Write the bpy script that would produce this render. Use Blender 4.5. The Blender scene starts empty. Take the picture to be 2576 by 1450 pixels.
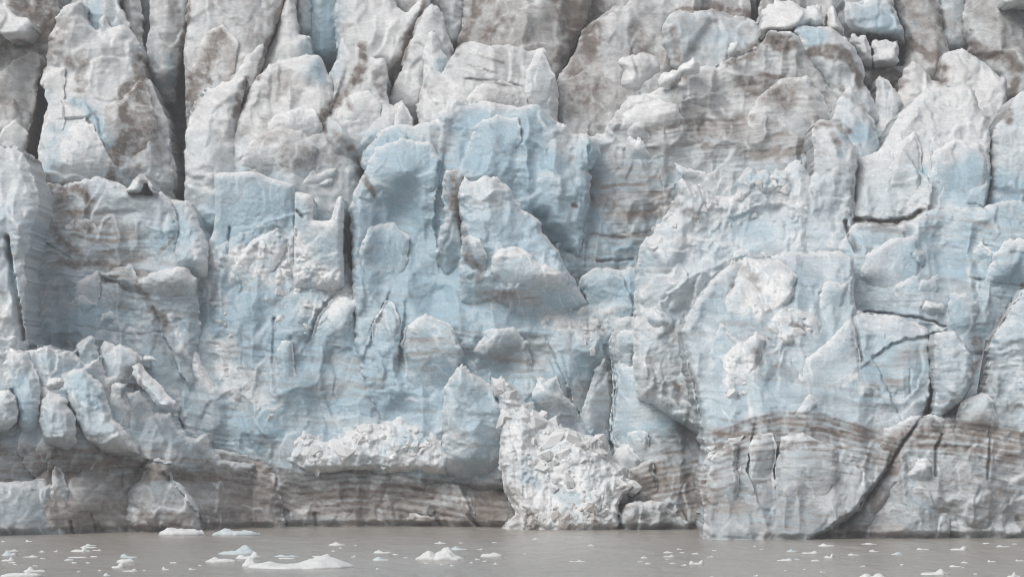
import bpy, math, random
import numpy as np

# ------------------------------------------------------------------ camera, sky, sun, exposure
F = 10300.0            # focal length in layout units (the frame is 2575 x 1450 layout units)
CAM_H = 12.0           # eye height above the water, metres
HOR = 1021.0           # layout row of the horizon
scene = bpy.context.scene
cam = bpy.data.cameras.new("camera")
cam.sensor_width = 36.0
cam.lens = 36.0 * F / 2575.0
cam.shift_y = (HOR - 725.0) / 2575.0
cam.clip_start = 1.0
cam.clip_end = 5000.0
cam_ob = bpy.data.objects.new("camera", cam)
cam_ob.location = (0, 0, CAM_H)
cam_ob.rotation_euler = (math.radians(90), 0, 0)
scene.collection.objects.link(cam_ob)
scene.camera = cam_ob

SUN_EL, SUN_AZ = 54.0, 230.0      # degrees; azimuth clockwise from +Y (the glacier is towards +Y)
world = bpy.data.worlds.new("World")
scene.world = world
world.use_nodes = True
wn = world.node_tree.nodes; wl = world.node_tree.links
wn.clear()
sky = wn.new("ShaderNodeTexSky"); sky.sky_type = 'NISHITA'; sky.sun_disc = False
sky.sun_elevation = math.radians(SUN_EL); sky.sun_rotation = math.radians(SUN_AZ)
sky.air_density = 1.0; sky.dust_density = 4.0; sky.ozone_density = 1.0
hs = wn.new("ShaderNodeHueSaturation"); hs.inputs["Saturation"].default_value = 0.28   # cloud cover greys the sky
bg = wn.new("ShaderNodeBackground"); bg.inputs["Strength"].default_value = 0.128
wo = wn.new("ShaderNodeOutputWorld")
wl.new(sky.outputs[0], hs.inputs["Color"]); wl.new(hs.outputs[0], bg.inputs["Color"]); wl.new(bg.outputs[0], wo.inputs["Surface"])

sun = bpy.data.lights.new("sun", 'SUN')
sun.energy = 1.15; sun.angle = math.radians(35); sun.color = (1.0, 0.965, 0.93)
sun_ob = bpy.data.objects.new("sun", sun)
a, e = math.radians(SUN_AZ), math.radians(SUN_EL)
sdir = np.array([math.sin(a) * math.cos(e), math.cos(a) * math.cos(e), math.sin(e)])
from mathutils import Vector
sun_ob.rotation_euler = Vector(sdir).to_track_quat('Z', 'Y').to_euler()
scene.collection.objects.link(sun_ob)

vs = scene.view_settings
vs.view_transform = 'Standard'; vs.look = 'None'; vs.gamma = 1.0; vs.use_curve_mapping = False
vs.exposure = 0.16
scene.cycles.max_bounces = 8
scene.cycles.diffuse_bounces = 5
scene.cycles.filter_width = 1.1
scene.cycles.use_denoising = True

# ------------------------------------------------------------------ noise toolbox (numpy)
def hsh(ix, iy, seed):
    h = (ix.astype(np.int64) * 374761393 + iy.astype(np.int64) * 668265263 + seed * 974634541) & 0xffffffff
    h = ((h ^ (h >> 13)) * 1274126177) & 0xffffffff
    h = ((h ^ (h >> 16)) * 2246822519) & 0xffffffff
    return ((h ^ (h >> 15)) & 0xffffff).astype(np.float32) / 16777215.0

def vnoise(x, y, seed):
    xi = np.floor(x); yi = np.floor(y)
    fx = (x - xi).astype(np.float32); fy = (y - yi).astype(np.float32)
    fx = fx * fx * fx * (fx * (fx * 6 - 15) + 10); fy = fy * fy * fy * (fy * (fy * 6 - 15) + 10)
    a = hsh(xi, yi, seed); b = hsh(xi + 1, yi, seed); c = hsh(xi, yi + 1, seed); d = hsh(xi + 1, yi + 1, seed)
    return (a + (b - a) * fx) * (1 - fy) + (c + (d - c) * fx) * fy - 0.5

def fbm(x, y, seed, oct=4, gain=0.5, ridged=False):
    s = 0; amp = 1.0; tot = 0
    for i in range(oct):
        n = vnoise(x * 2 ** i + 17.3 * i, y * 2 ** i - 9.1 * i, seed + i * 31)
        if ridged: n = 0.5 - np.abs(2 * n)
        s = s + n * amp; tot += amp; amp *= gain
    return s / tot

def facets(x, y, seed, off, tilt, lumps=False, sharp=22.0):
    """broken ice: every cell of a jittered grid is a flat facet with its own height and tilt; lumps: round blocks"""
    xi = np.floor(x); yi = np.floor(y)
    best = np.full(x.shape, 9.0, np.float32); h = np.zeros(x.shape, np.float32); sw = np.zeros(x.shape, np.float32)
    for i in (-1, 0, 1):
        for j in (-1, 0, 1):
            cx = xi + i; cy = yi + j
            dx = x - (cx + hsh(cx, cy, seed)); dy = y - (cy + hsh(cx, cy, seed + 7))
            d = dx * dx + dy * dy
            if lumps:
                m = d < best
                r = hsh(cx, cy, seed + 13)
                hh = (off * (0.4 + r) * (np.sqrt(np.maximum(0.9 - d, 0)) - 0.5))
                h = np.where(m, hh, h); best = np.where(m, d, best)
            else:
                w = np.exp(-sharp * d) + 1e-9
                hh = off * (hsh(cx, cy, seed + 13) - 0.5) * 2 + tilt * ((hsh(cx, cy, seed + 19) - 0.5) * 2 * dx + (hsh(cx, cy, seed + 23) - 0.5) * 2 * dy)
                h = h + w * hh; sw = sw + w
    return (h if lumps else h / sw).astype(np.float32)

def terrace(f, w=.22):
    i = np.floor(f); t = f - i
    return i + smooth((t - (1 - w)) / w)

def smooth(t):
    t = np.clip(t, 0, 1); return t * t * (3 - 2 * t)

def P(s):
    v = [float(t) for t in s.replace(',', ' ').split()]
    return np.array(v).reshape(-1, 2)

def seg_dist(x, y, pts, closed=False):
    """distance, signed side, to a polyline"""
    best = np.full(x.shape, 1e18); side = np.zeros(x.shape)
    n = len(pts)
    for i in range(n if closed else n - 1):
        ax, ay = pts[i]; bx, by = pts[(i + 1) % n]
        vx, vy = bx - ax, by - ay
        L = vx * vx + vy * vy + 1e-9
        t = np.clip(((x - ax) * vx + (y - ay) * vy) / L, 0, 1)
        dx = x - (ax + t * vx); dy = y - (ay + t * vy)
        d = dx * dx + dy * dy
        m = d < best
        best = np.where(m, d, best); side = np.where(m, np.sign(vx * (y - ay) - vy * (x - ax)), side)
    return np.sqrt(best), side

def inside(x, y, pts):
    r = np.zeros(x.shape, bool); n = len(pts)
    for i in range(n):
        ax, ay = pts[i]; bx, by = pts[(i + 1) % n]
        if ay == by: continue
        c = ((ay > y) != (by > y)) & (x < (bx - ax) * (y - ay) / (by - ay) + ax)
        r ^= c
    return r

# ------------------------------------------------------------------ fields over the ice front: dirt, blue ice, white crumble, silt, cracks
GS = 2.5; GX0, GY0, GX1, GY1 = -130.0, -90.0, 2710.0, 1430.0
gx = np.arange(GX0, GX1, GS); gy = np.arange(GY0, GY1, GS)
GXX, GYY = np.meshgrid(gx, gy)
WX = (fbm(GXX / 40, GYY / 40, 501, 4) * 38).astype(np.float32)
WY = (fbm(GXX / 40, GYY / 40, 601, 4) * 38).astype(np.float32)
CX = (fbm(GXX / 18, GYY / 18, 511, 3) * 9).astype(np.float32)
CY = (fbm(GXX / 18, GYY / 18, 611, 3) * 9).astype(np.float32)
FLD = {k: np.zeros(GXX.shape, np.float32) for k in ("dirt", "blue", "white", "silt", "rub", "h")}

def box_of(pts, pad):
    x0 = max(0, int((pts[:, 0].min() - pad - GX0) / GS)); x1 = min(len(gx), int((pts[:, 0].max() + pad - GX0) / GS) + 2)
    y0 = max(0, int((pts[:, 1].min() - pad - GY0) / GS)); y1 = min(len(gy), int((pts[:, 1].max() + pad - GY0) / GS) + 2)
    return slice(y0, y1), slice(x0, x1)

def paint(kind, s, w, k, warp=1.0):
    pts = P(s)
    if len(pts) == 1: pts = np.vstack([pts, pts + 1])
    sl = box_of(pts, w * 2 + 30)
    x = GXX[sl] + WX[sl] * warp * min(1.0, w / 18); y = GYY[sl] + WY[sl] * warp * min(1.0, w / 18)
    d, _ = seg_dist(x, y, pts)
    f = FLD[kind]
    grit = 1.0
    if kind == 'dirt': grit = np.clip(.78 + 1.9 * fbm(GXX[sl] / 16, GYY[sl] / 13, 901, 4, .62), .12, 1.25)
    v = k * (1.45 if kind == 'dirt' else 1.0) * grit * (.75 if warp < 1 else 1) * smooth(1.25 - d / (w * 1.15))
    f[sl] = np.maximum(f[sl], v) if kind != "blue" else 1 - (1 - f[sl]) * (1 - np.clip(v, 0, 1))

def crack(s, w, depth, dirt=0.25):
    pts = P(s); sl = box_of(pts, w * 3 + 12)
    d, _ = seg_dist(GXX[sl] + CX[sl], GYY[sl] + CY[sl], pts)
    FLD["h"][sl] -= .62 * depth * np.clip(1 - d / w, 0, 1) ** 0.8
    FLD["dirt"][sl] = np.maximum(FLD["dirt"][sl], dirt * smooth(1.3 - d / w))

def step(s, amp, w):
    """a break in the face: the side to the left of the line stands proud, and fades back over w"""
    pts = P(s); sl = box_of(pts, w * 3 + 12)
    d, sd = seg_dist(GXX[sl] + CX[sl] * 1.3, GYY[sl] + CY[sl] * 1.3, pts)
    FLD["h"][sl] -= amp * np.where(sd > 0, 1.0, -0.15) * np.exp(-d / w)

def blur_blue():
    FLD["blue"] *= 1.0 + 0.5 * fbm(GXX / 60, GYY / 22, 77, 4)

D = lambda s, w, k: paint("dirt", s, w, k)
B = lambda s, w, k: paint("blue", s, w, k)
W = lambda s, w, k: (paint("white", s, w, k), paint("rub", s, w, k))
G = lambda s, w, k: paint("silt", s, w, k)

# brown dirt: lines of debris running down the ice, and one painted shadow line
D("100,90 113,165 92,215 92,262 75,330 62,390", 8, .85); D("55,5 105,15 122,60 118,95", 34, .75); D("0,132 60,112 90,120", 13, .6)
D("0,118 45,105 110,108", 6, .7); D("165,70 160,125 140,140", 15, .35); D("180,160 215,145 205,190 210,230", 16, .5); D("172,165 215,145", 8, .6)
D("356,146 355,190 335,212 308,250 315,290 332,330 300,390 290,440", 17, .95); D("345,190 375,300 390,410", 24, .45); D("312,340", 16, .85)
D("330,300 350,350 345,430", 22, .5); D("478,0 470,70 455,130 448,205", 6, .9); D("440,10 445,60", 14, .35)
D("555,95 520,160 490,205 478,250", 24, .6); D("540,110", 22, .6); D("482,240 490,225 520,200", 10, .5)
D("716,-5 690,80 668,130 652,175 646,200", 6.5, 1.0); D("617,200 606,240 590,290", 9, .95); D("700,215", 46, .3); D("560,340 700,330", 30, .25)
D("640,430 760,390 840,400", 30, .3); D("918,128 906,170 897,205", 15, 1.0); D("897,205 868,242 836,268 815,300 818,330", 10, .95); D("870,250 880,275", 10, .6)
D("945,190 960,240 950,215", 10, .4); D("1073,-5 1052,50 1036,78 1022,120 1012,150", 9, .95); D("1012,150 990,175 984,235", 7, .65)
D("1055,45 1030,85", 4, .8); D("1208,-5 1188,55 1158,110 1146,132", 13, .75); D("1235,85", 22, .4); D("1240,20 1260,60", 14, .35)
D("1420,25 1442,65 1462,110 1480,20", 36, .8); D("1455,110 1475,150", 24, .6); D("1420,150 1480,220 1440,270", 30, .35); D("1550,20 1510,45 1475,68", 7, .5)
D("1700,28 1830,30 1912,55", 7, .55); D("1690,80 1700,150", 12, .5); D("1600,80 1620,160", 20, .35); D("1790,15 1900,42", 12, .55)
D("1835,152 1900,122 1935,110 1985,112", 17, .85); D("1930,95 1960,85 1992,95", 12, .8); D("1870,205 1930,235 1985,215 1975,260", 28, .5); D("1695,215 1720,205", 12, .55)
D("1900,190 1960,195", 6, .7); D("1480,500 1600,545 1680,530", 14, .4); D("1600,330 1760,310 1900,300", 10, .4)
D("2042,128 2085,135 2120,150 2150,178 2165,205", 15, .95); D("2180,90 2230,97 2270,108", 5, .8); D("2110,220 2140,250 2165,280", 8, .6)
D("2275,112 2312,132 2352,168 2372,198", 16, .95); D("2195,185 2250,190 2275,205 2250,225", 11, .9); D("2340,0 2370,80", 10, .4)
D("2440,122 2500,152 2560,185", 16, .7); D("2545,215 2535,280 2530,310", 10, .7); D("2060,315 2100,308 2128,332", 11, .75); D("2085,340 2105,365", 9, .5)
D("2155,553 2220,562 2282,552 2312,533", 8, 1.0); D("2160,575 2270,585", 14, .35); D("1140,440 1142,520 1160,580 1185,650 1205,700", 13, .6)  # first stroke paints the shadow line under the right-hand ledge
D("905,436 925,470 940,490", 11, .85); D("905,405 880,372 850,345", 12, .55); D("115,470 165,478 215,475 232,520", 18, .95); D("125,560 160,610 200,635", 16, .55)
D("222,520 225,590", 9, .75); D("150,500 200,560", 26, .45); D("160,660 260,665 330,690 380,765 412,800 422,835", 11, .6); D("230,650 280,640", 14, .4)
D("1690,505 1730,540 1755,555", 15, .6); D("1840,660 1880,680 1900,720", 18, .55); D("1850,690 1830,740", 8, .5); D("2010,835 1995,820", 12, .7); D("1900,890 1915,920", 16, .45)
D("1690,970 1715,985 1700,1000", 12, .7); D("1670,830 1700,850 1690,870", 12, .4); D("2450,850 2462,905 2440,930", 13, .6); D("2572,720 2545,755 2512,812 2494,842", 7, .95)
for dy, wd, kk in ((-45, 3, .5), (-30, 4, .7), (-14, 4, .8), (0, 5, .95), (14, 4, .7), (28, 4, .85), (42, 3, .6)):
    paint("dirt", " ".join("%f,%f" % (x_, y_ + dy) for x_, y_ in ((1560, 1240), (1650, 1208), (1775, 1182))), wd, kk, .5)
for dy, wd, kk in ((-6, 5, .9), (5, 6, .95), (17, 4, .8), (28, 6, .85), (40, 3.5, .7), (55, 4, .75), (70, 3, .6), (88, 3.5, .5), (110, 3, .4), (135, 3, .3)):
    fl = 1 - dy / 240.0
    paint("dirt", " ".join("%f,%f" % (x_, 1090 + dy + (y_ - 1090) * fl) for x_, y_ in ((1795, 1098), (1880, 1060), (1960, 1044), (2060, 1047), (2160, 1080), (2245, 1110))), wd, kk, .5)
for dy, wd, kk in ((0, 6, .9), (12, 5, .8), (24, 4, .85), (40, 5, .75), (58, 4, .7), (78, 4, .6), (100, 3, .45), (125, 3, .4), (150, 3, .3)):
    paint("dirt", " ".join("%f,%f" % (x_, y_ + dy) for x_, y_ in ((2282, 1060), (2400, 1060), (2500, 1078), (2640, 1108))), wd, kk, .5)
D("1310,1300 1380,1300 1430,1290", 24, .6); D("1300,1240 1330,1260", 14, .4); D("2250,1210 2262,1240", 10, .4); D("2550,1300 2560,1330", 10, .6)
D("0,1135 150,1145 300,1150", 14, .5); D("100,1175 280,1165 480,1190", 18, .45); D("520,1180 600,1190", 22, .4); D("645,1170 760,1195", 10, .6)
for dy, wd, kk in ((0, 5, .9), (12, 4, .7), (26, 5, .8), (44, 4, .8), (62, 5, .7), (80, 4, .6), (98, 5, .6)):
    paint("dirt", " ".join("%f,%f" % (x_, y_ + dy) for x_, y_ in ((560, 1140), (660, 1158), (760, 1196), (880, 1184), (1000, 1194), (1120, 1212), (1290, 1232))), wd, kk, .5); D("1080,1215 1290,1240", 16, .6); D("190,1310 450,1318", 12, .5)
D("400,640 440,600", 6, .3); D("345,895 358,950 355,965", 5, .7); D("1440,518 1446,522", 5, .95)
# blue, dense ice
B("190,265 235,288 258,335 285,375", 17, .75); B("150,330 140,400 135,450", 26, .4); B("232,10 240,60", 26, .45); B("432,150 428,215 405,222", 10, .6)
B("815,-40 815,170", 44, .9); B("1110,150 1105,180", 17, .6); B("960,365 1000,400 1100,440", 46, .85); B("1200,330 1280,325", 52, .85); B("1180,380 1240,425 1270,400", 34, .75)
B("1360,300 1330,370 1380,420", 38, .6); B("1010,555 1060,600 1090,660 1125,705", 42, 1.0); B("945,550 960,620", 34, .6); B("930,660 1050,720 1000,760", 52, .65)
B("1230,560 1350,600 1300,680", 46, .55); B("1300,500 1380,600 1440,690", 30, .9); B("1340,480 1420,600", 40, .5); B("640,560 560,560 720,540", 55, 1.0); B("600,600 700,600", 22, .9); B("640,490", 90, .5)
B("810,640", 50, .55); B("560,800 650,760 800,850", 42, .6); B("720,930 900,985 1040,1005", 46, .6); B("860,1000 1000,1040", 36, .6); B("620,880 680,840", 30, .5)
B("640,1050 690,1085 660,1120", 36, 1.0); B("900,880 820,860", 30, .5); B("1320,1190 1350,1215", 18, .9); B("1400,1230 1440,1250", 16, .85); B("1390,1130 1330,1150", 22, .4)
B("1560,735 1595,700", 20, 1.0); B("1500,715", 30, .6); B("1900,600 1860,560", 36, .55); B("1880,450 2000,430", 30, .45); B("2050,90 2025,75", 30, .8); B("2180,40 2240,70", 40, .55); B("2295,65", 8, .8)
B("2440,430 2400,480 2455,510", 38, .85); B("2310,435", 14, .7); B("2510,480 2600,520", 50, .5); B("2130,340 2170,350", 20, .75); B("2200,320 2205,360", 9, .9); B("2110,400", 14, .5)
B("2300,650 2450,640 2580,700", 60, .35); B("2460,590 2380,620", 18, .4); B("2280,640 2290,670", 12, .6); B("2390,770 2400,830", 20, .5); B("1560,1100 1700,1060", 20, .4); B("1540,1110 1600,1095", 8, .7)
B("1800,1290 2060,1300", 34, .5); B("1800,1240 2000,1250", 16, .3); B("2200,960 2300,900", 50, .35); B("2330,1290 2290,1330", 26, .5); B("60,970 60,1040", 28, .4); B("220,960 250,1020", 28, .5)
B("60,1300 140,1290", 40, .35); B("300,800 150,830", 40, .4); B("1590,420 1700,440 1500,480", 34, .4); B("1900,200", 10, .2); B("1750,100 1830,110", 40, .35); B("1210,960 1180,1000", 34, .6)
B("1000,1090 1060,1120 1070,1100", 20, .6); B("430,580 400,600", 30, .4); B("475,590", 24, .4); B("2575,60 2540,40", 20, .4); B("80,560 85,600", 9, .6); B("30,620 40,740", 10, .6)
B("1000,450 1100,650 1150,800 1180,960", 105, .42); B("640,780 900,900 1050,990", 85, .36); B("1180,990 1200,1150", 46, .55); B("1490,400 1500,560 1480,690", 42, .6); B("1560,620 1620,650 1500,660", 26, .5)
blur_blue()
# white crumbled ice
W("680,590 740,660 800,700 850,735 790,790", 40, .9); W("505,620 500,700 560,760", 24, .6); W("560,880 590,970 640,1010", 34, .7); W("430,800 470,880 520,960", 10, .7)
W("1395,805 1450,830 1525,795 1480,850", 30, .85); W("1250,640 1310,640", 9, .9); W("1390,688 1412,690", 7, .8); W("1890,675 1905,760 1960,720", 40, .85); W("1850,900 1830,950 1880,930", 26, .7)
W("440,985 470,1060 530,1110", 18, .7); W("1350,950 1360,975", 6, .8); W("1560,1180 1600,1215", 14, .7); W("890,1200 905,1230", 10, .7); W("985,1195 1075,1215 1040,1205", 10, .8)
W("620,640 660,690 740,740", 24, .5); W("1180,480 1250,520", 30, .4); W("1560,260 1610,245 1640,265", 14, .5); W("1720,600 1640,640", 20, .4); W("1985,790 1950,830 2030,800", 26, .5)
W("870,1100 960,1080 1060,1080", 20, .7); W("545,650 620,645 700,625 735,600", 26, .95); W("760,640 830,700", 30, .9); W("1560,1130 1500,1120 1420,1080", 20, .6)
# silt: the grey, layered ice near the water
G("0,1150 300,1160 620,1190", 42, .75); G("640,1250 900,1260 1290,1280", 62, .9); G("1110,1240 1290,1240", 40, .8); G("1580,1240 1760,1210", 50, .75); G("1600,1300 1760,1290", 26, .5)
G("1800,1110 2000,1080 2240,1130", 44, .75); G("2290,1090 2450,1090 2620,1140", 50, .8); G("150,1290 480,1310", 22, .5); G("200,560 330,640 300,720", 55, .55); G("1540,500 1640,480 1580,560", 50, .55)
G("1050,880 1200,870 1350,890", 50, .4); G("1230,740 1330,760", 26, .8); G("1650,300 1850,340 1990,380", 50, .45); G("2250,950 2310,860", 36, .5); G("1500,980 1400,1020", 50, .35); G("2050,280 1960,250", 40, .4)
G("2150,1330 2240,1330", 20, .7); G("800,990 960,960", 20, .4); G("1640,930 1720,950", 40, .5); G("300,980 340,950", 30, .6)
# cracks and breaks
crack("23,600 27,650 36,710 47,770 58,850", 8, 4.0); crack("2150,788 2200,786 2260,794 2310,803 2372,822", 3.5, 1.6, .5); crack("2142,792 2155,850 2163,905", 5, 1.2, .5)
crack("2122,560 2134,600 2147,634", 7, 3.0, .4); crack("2142,455 2140,545", 3, 1.0); crack("2362,1090 2346,1130 2345,1195", 4, 1.4, .5); crack("2482,1085 2475,1160 2469,1200", 4, 1.4, .5)
crack("694,800 690,900 696,985", 4, 1.0); crack("735,850 740,930", 4, .6); crack("1712,880 1745,960 1760,1050 1768,1110", 6, 1.6, .4); crack("2490,345 2488,450 2474,522 2420,516", 4, 1.0, .2)
crack("1172,205 1230,208 1315,222", 3, .8, .5); crack("1180,140 1270,165", 2.5, .6, .5); crack("1175,168 1250,190", 2.5, .6, .5)
crack("2490,850 2478,930 2470,985", 6, 2.0, .5); crack("575,640 577,575", 4, 1.5); crack("1300,620 1330,650", 3, .5); crack("745,530 760,548", 5, 1.5, .6); crack("1585,130 1602,190", 4, .8, .4)
crack("1480,590 1560,600 1640,580", 3, .6, .4); crack("1500,660 1590,655", 4, .8); crack("660,300 705,325", 3, .6); crack("120,610 180,650", 3, .6, .5); crack("200,820 340,840 420,835", 3, .5)
crack("2152,552 2220,561 2282,552 2308,536", 7, 1.8, .9); crack("2310,670 2290,640", 4, .8); crack("2470,620 2575,640", 3, .6); crack("2430,700 2580,720", 3, .6, .3); crack("1310,1205 1320,1250", 4, .7); crack("240,1290 243,1330", 4, 1.0, .4)  # first crack carries the same ledge shadow line, painted dark
crack("188,1310 190,1335", 6, 1.5, .4); crack("795,1290 797,1325", 5, 1.2, .4); crack("1095,1290 1110,1325", 5, 1.2, .4); crack("1180,1290 1205,1325", 6, 1.5, .4); crack("310,1180 313,1220", 4, .8, .4)
crack("2020,820 2040,835", 7, 1.6, .5); crack("1985,900 2010,960", 3, .5); crack("2280,930 2285,990", 3, .5); crack("1000,1245 1090,1255", 3, .5, .5); crack("960,1280 1090,1295", 3, .5, .5)
crack("2346,860 2344,960 2332,1030 2292,1077 2257,1122 2237,1167 2192,1232 2150,1290 2105,1322", 4.5, 2.2, .6)
step("785,830 800,790 835,745", .9, 26); step("1005,900 1012,860 1016,805", .9, 34); step("945,805 972,752", .7, 26); step("1100,806 1120,812 1150,842 1165,880", -.8, 26)
step("1480,1095 1450,1030 1420,960 1392,895", -1.1, 40); step("1535,1095 1545,1000 1545,950 1520,880", 1.1, 40); step("925,870 940,830", .6, 30); step("400,795 440,900 470,960", .8, 26)
step("1640,780 1720,700 1860,640", -.8, 40); step("1745,720 1712,830 1730,900", 1.2, 40); step("160,252 215,262 250,300 262,345", -.9, 22); step("175,300 225,300 255,350", .7, 18)
step("860,210 830,290 900,360", -.6, 30); step("2240,1010 2190,900 2110,935", .7, 50); step("2190,900 2240,860 2335,840", .7, 50); step("1530,940 1480,1000 1460,1060", .6, 40)
step("1965,1090 1950,1170 1945,1230", 1.1, 26); step("1885,1090 1870,1180 1890,1230", -1.0, 22); step("2300,420 2335,470 2330,520", -.9, 28); step("1600,240 1700,260 1780,240", -.7, 30)
step("1700,330 1850,360 1960,330", -.7, 36); step("1480,350 1475,480 1470,640", -.9, 30); step("1660,440 1665,520 1650,580", .8, 26); step("660,560 740,540 745,610", -.7, 26)
step("100,1110 60,1160 100,1200", .6, 26); step("330,1215 350,1170 375,1155 435,1165 430,1200", 1.1, 22); step("430,1200 470,1250 500,1290", 1.0, 22); step("120,1220 135,1150 150,1190 165,1230", -1.0, 18)
step("1090,1230 1120,1210 1160,1220 1200,1325", -1.0, 20); step("1600,1330 1610,1270 1690,1255 1740,1325", -.9, 16)
step("320,700 430,690 460,650", -.9, 26); step("1110,420 1090,560 1100,640", -.9, 30); step("2240,230 2230,330 2210,400", .8, 30); step("2340,380 2360,470 2350,520", .7, 26)

# thin layering and fine mottling shared by all ice
def bilinear(f, x, y):
    u = np.clip((x - GX0) / GS, 0, f.shape[1] - 1.001); v = np.clip((y - GY0) / GS, 0, f.shape[0] - 1.001)
    iu = u.astype(np.int32); iv = v.astype(np.int32); fu = u - iu; fv = v - iv
    return (f[iv, iu] * (1 - fu) + f[iv, iu + 1] * fu) * (1 - fv) + (f[iv + 1, iu] * (1 - fu) + f[iv + 1, iu + 1] * fu) * fv

# ------------------------------------------------------------------ materials
def new_mat(name):
    m = bpy.data.materials.new(name); m.use_nodes = True
    nt = m.node_tree; nt.nodes.clear()
    out = nt.nodes.new("ShaderNodeOutputMaterial"); b = nt.nodes.new("ShaderNodeBsdfPrincipled")
    nt.links.new(b.outputs[0], out.inputs[0])
    return m, nt, b

def mixc(nt, fac, c1, c2):
    n = nt.nodes.new("ShaderNodeMix"); n.data_type = 'RGBA'
    for key, v in ((0, fac), (6, c1), (7, c2)):
        if hasattr(v, "is_output"): nt.links.new(v, n.inputs[key])
        elif key == 0: n.inputs[0].default_value = v
        else: n.inputs[key].default_value = (*v, 1)
    return n.outputs[2]

def mathn(nt, op, a, b=0.0, c=0.0, clamp=False):
    n = nt.nodes.new("ShaderNodeMath"); n.operation = op; n.use_clamp = clamp
    for i, v in enumerate((a, b, c)):
        if hasattr(v, "is_output"): nt.links.new(v, n.inputs[i])
        else: n.inputs[i].default_value = v
    return n.outputs[0]

def noise(nt, vec, scale, detail=4, rough=0.6):
    n = nt.nodes.new("ShaderNodeTexNoise"); n.inputs["Scale"].default_value = scale
    n.inputs["Detail"].default_value = detail; n.inputs["Roughness"].default_value = rough
    nt.links.new(vec, n.inputs["Vector"])
    return n.outputs["Fac"]

def ice_material():
    m, nt, b = new_mat("glacier ice")
    geo = nt.nodes.new("ShaderNodeNewGeometry"); pos = geo.outputs["Position"]
    at = nt.nodes.new("ShaderNodeAttribute"); at.attribute_name = "ice_mask"
    sep = nt.nodes.new("ShaderNodeSeparateColor"); nt.links.new(at.outputs["Color"], sep.inputs[0])
    dirt, blue, white, silt = sep.outputs[0], sep.outputs[1], sep.outputs[2], at.outputs["Alpha"]
    n1 = noise(nt, pos, 0.9, 6, 0.65); n2 = noise(nt, pos, 5.0, 4, 0.7); n3 = noise(nt, pos, 0.22, 3, 0.5)
    col = mixc(nt, n3, (0.545, 0.55, 0.548), (0.635, 0.632, 0.622))
    col = mixc(nt, blue, col, (0.325, 0.458, 0.535))
    sl = mathn(nt, 'MULTIPLY_ADD', mathn(nt, 'SUBTRACT', n1, 0.5), 0.8, silt, True)
    sl = mathn(nt, 'MULTIPLY', sl, mathn(nt, 'MINIMUM', mathn(nt, 'MULTIPLY', silt, 4.0), 1.0))
    col = mixc(nt, sl, col, (0.25, 0.228, 0.212))
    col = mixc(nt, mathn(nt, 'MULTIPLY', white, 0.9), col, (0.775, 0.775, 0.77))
    dd = mathn(nt, 'MULTIPLY_ADD', mathn(nt, 'SUBTRACT', n1, 0.5), 1.5, dirt)
    dd = mathn(nt, 'MULTIPLY_ADD', mathn(nt, 'SUBTRACT', n2, 0.5), 1.3, dd, True)
    dd = mathn(nt, 'MULTIPLY', dd, mathn(nt, 'MINIMUM', mathn(nt, 'MULTIPLY', dirt, 3.5), 0.95))
    col = mixc(nt, dd, col, (0.135, 0.108, 0.09))
    sp = nt.nodes.new("ShaderNodeMapRange"); nt.links.new(n2, sp.inputs[0])
    sp.inputs[1].default_value = 0.3; sp.inputs[2].default_value = 0.7; sp.inputs[3].default_value = 0.8; sp.inputs[4].default_value = 1.13
    mp = nt.nodes.new("ShaderNodeMapping"); mp.inputs["Scale"].default_value = (.35, .35, 3.2); mp.inputs["Rotation"].default_value = (0, .05, 0)
    wn_ = nt.nodes.new("ShaderNodeTexNoise"); wn_.inputs["Scale"].default_value = .12; wn_.inputs["Detail"].default_value = 3; nt.links.new(pos, wn_.inputs["Vector"])
    wv_ = nt.nodes.new("ShaderNodeVectorMath"); wv_.operation = 'MULTIPLY_ADD'; nt.links.new(wn_.outputs["Color"], wv_.inputs[0]); wv_.inputs[1].default_value = (0, 0, 6.0); nt.links.new(pos, wv_.inputs[2])
    nt.links.new(wv_.outputs[0], mp.inputs[0])
    bed = noise(nt, mp.outputs[0], 1.6, 5, .65)
    br = nt.nodes.new("ShaderNodeMapRange"); nt.links.new(bed, br.inputs[0])
    br.inputs[1].default_value = 0.3; br.inputs[2].default_value = 0.7; br.inputs[3].default_value = 0.88; br.inputs[4].default_value = 1.09
    hsv = nt.nodes.new("ShaderNodeHueSaturation"); nt.links.new(mathn(nt, 'MULTIPLY', sp.outputs[0], br.outputs[0]), hsv.inputs["Value"]); nt.links.new(col, hsv.inputs["Color"])
    nt.links.new(hsv.outputs[0], b.inputs["Base Color"])
    b.inputs["Roughness"].default_value = 0.4
    b.subsurface_method = 'BURLEY'
    b.inputs["Subsurface Weight"].default_value = 0.32
    b.inputs["Subsurface Radius"].default_value = (0.5, 0.8, 1.0); b.inputs["Subsurface Scale"].default_value = 0.3
    b.inputs["Specular IOR Level"].default_value = 0.35
    bp = nt.nodes.new("ShaderNodeBump"); bp.inputs["Strength"].default_value = 0.45; bp.inputs["Distance"].default_value = 0.12
    nt.links.new(mathn(nt, 'ADD', mathn(nt, 'MULTIPLY', noise(nt, pos, 2.6, 6, 0.7), 1.0), mathn(nt, 'MULTIPLY', n2, 0.35)), bp.inputs["Height"])
    nt.links.new(bp.outputs[0], b.inputs["Normal"])
    return m
ICE = ice_material()

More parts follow.
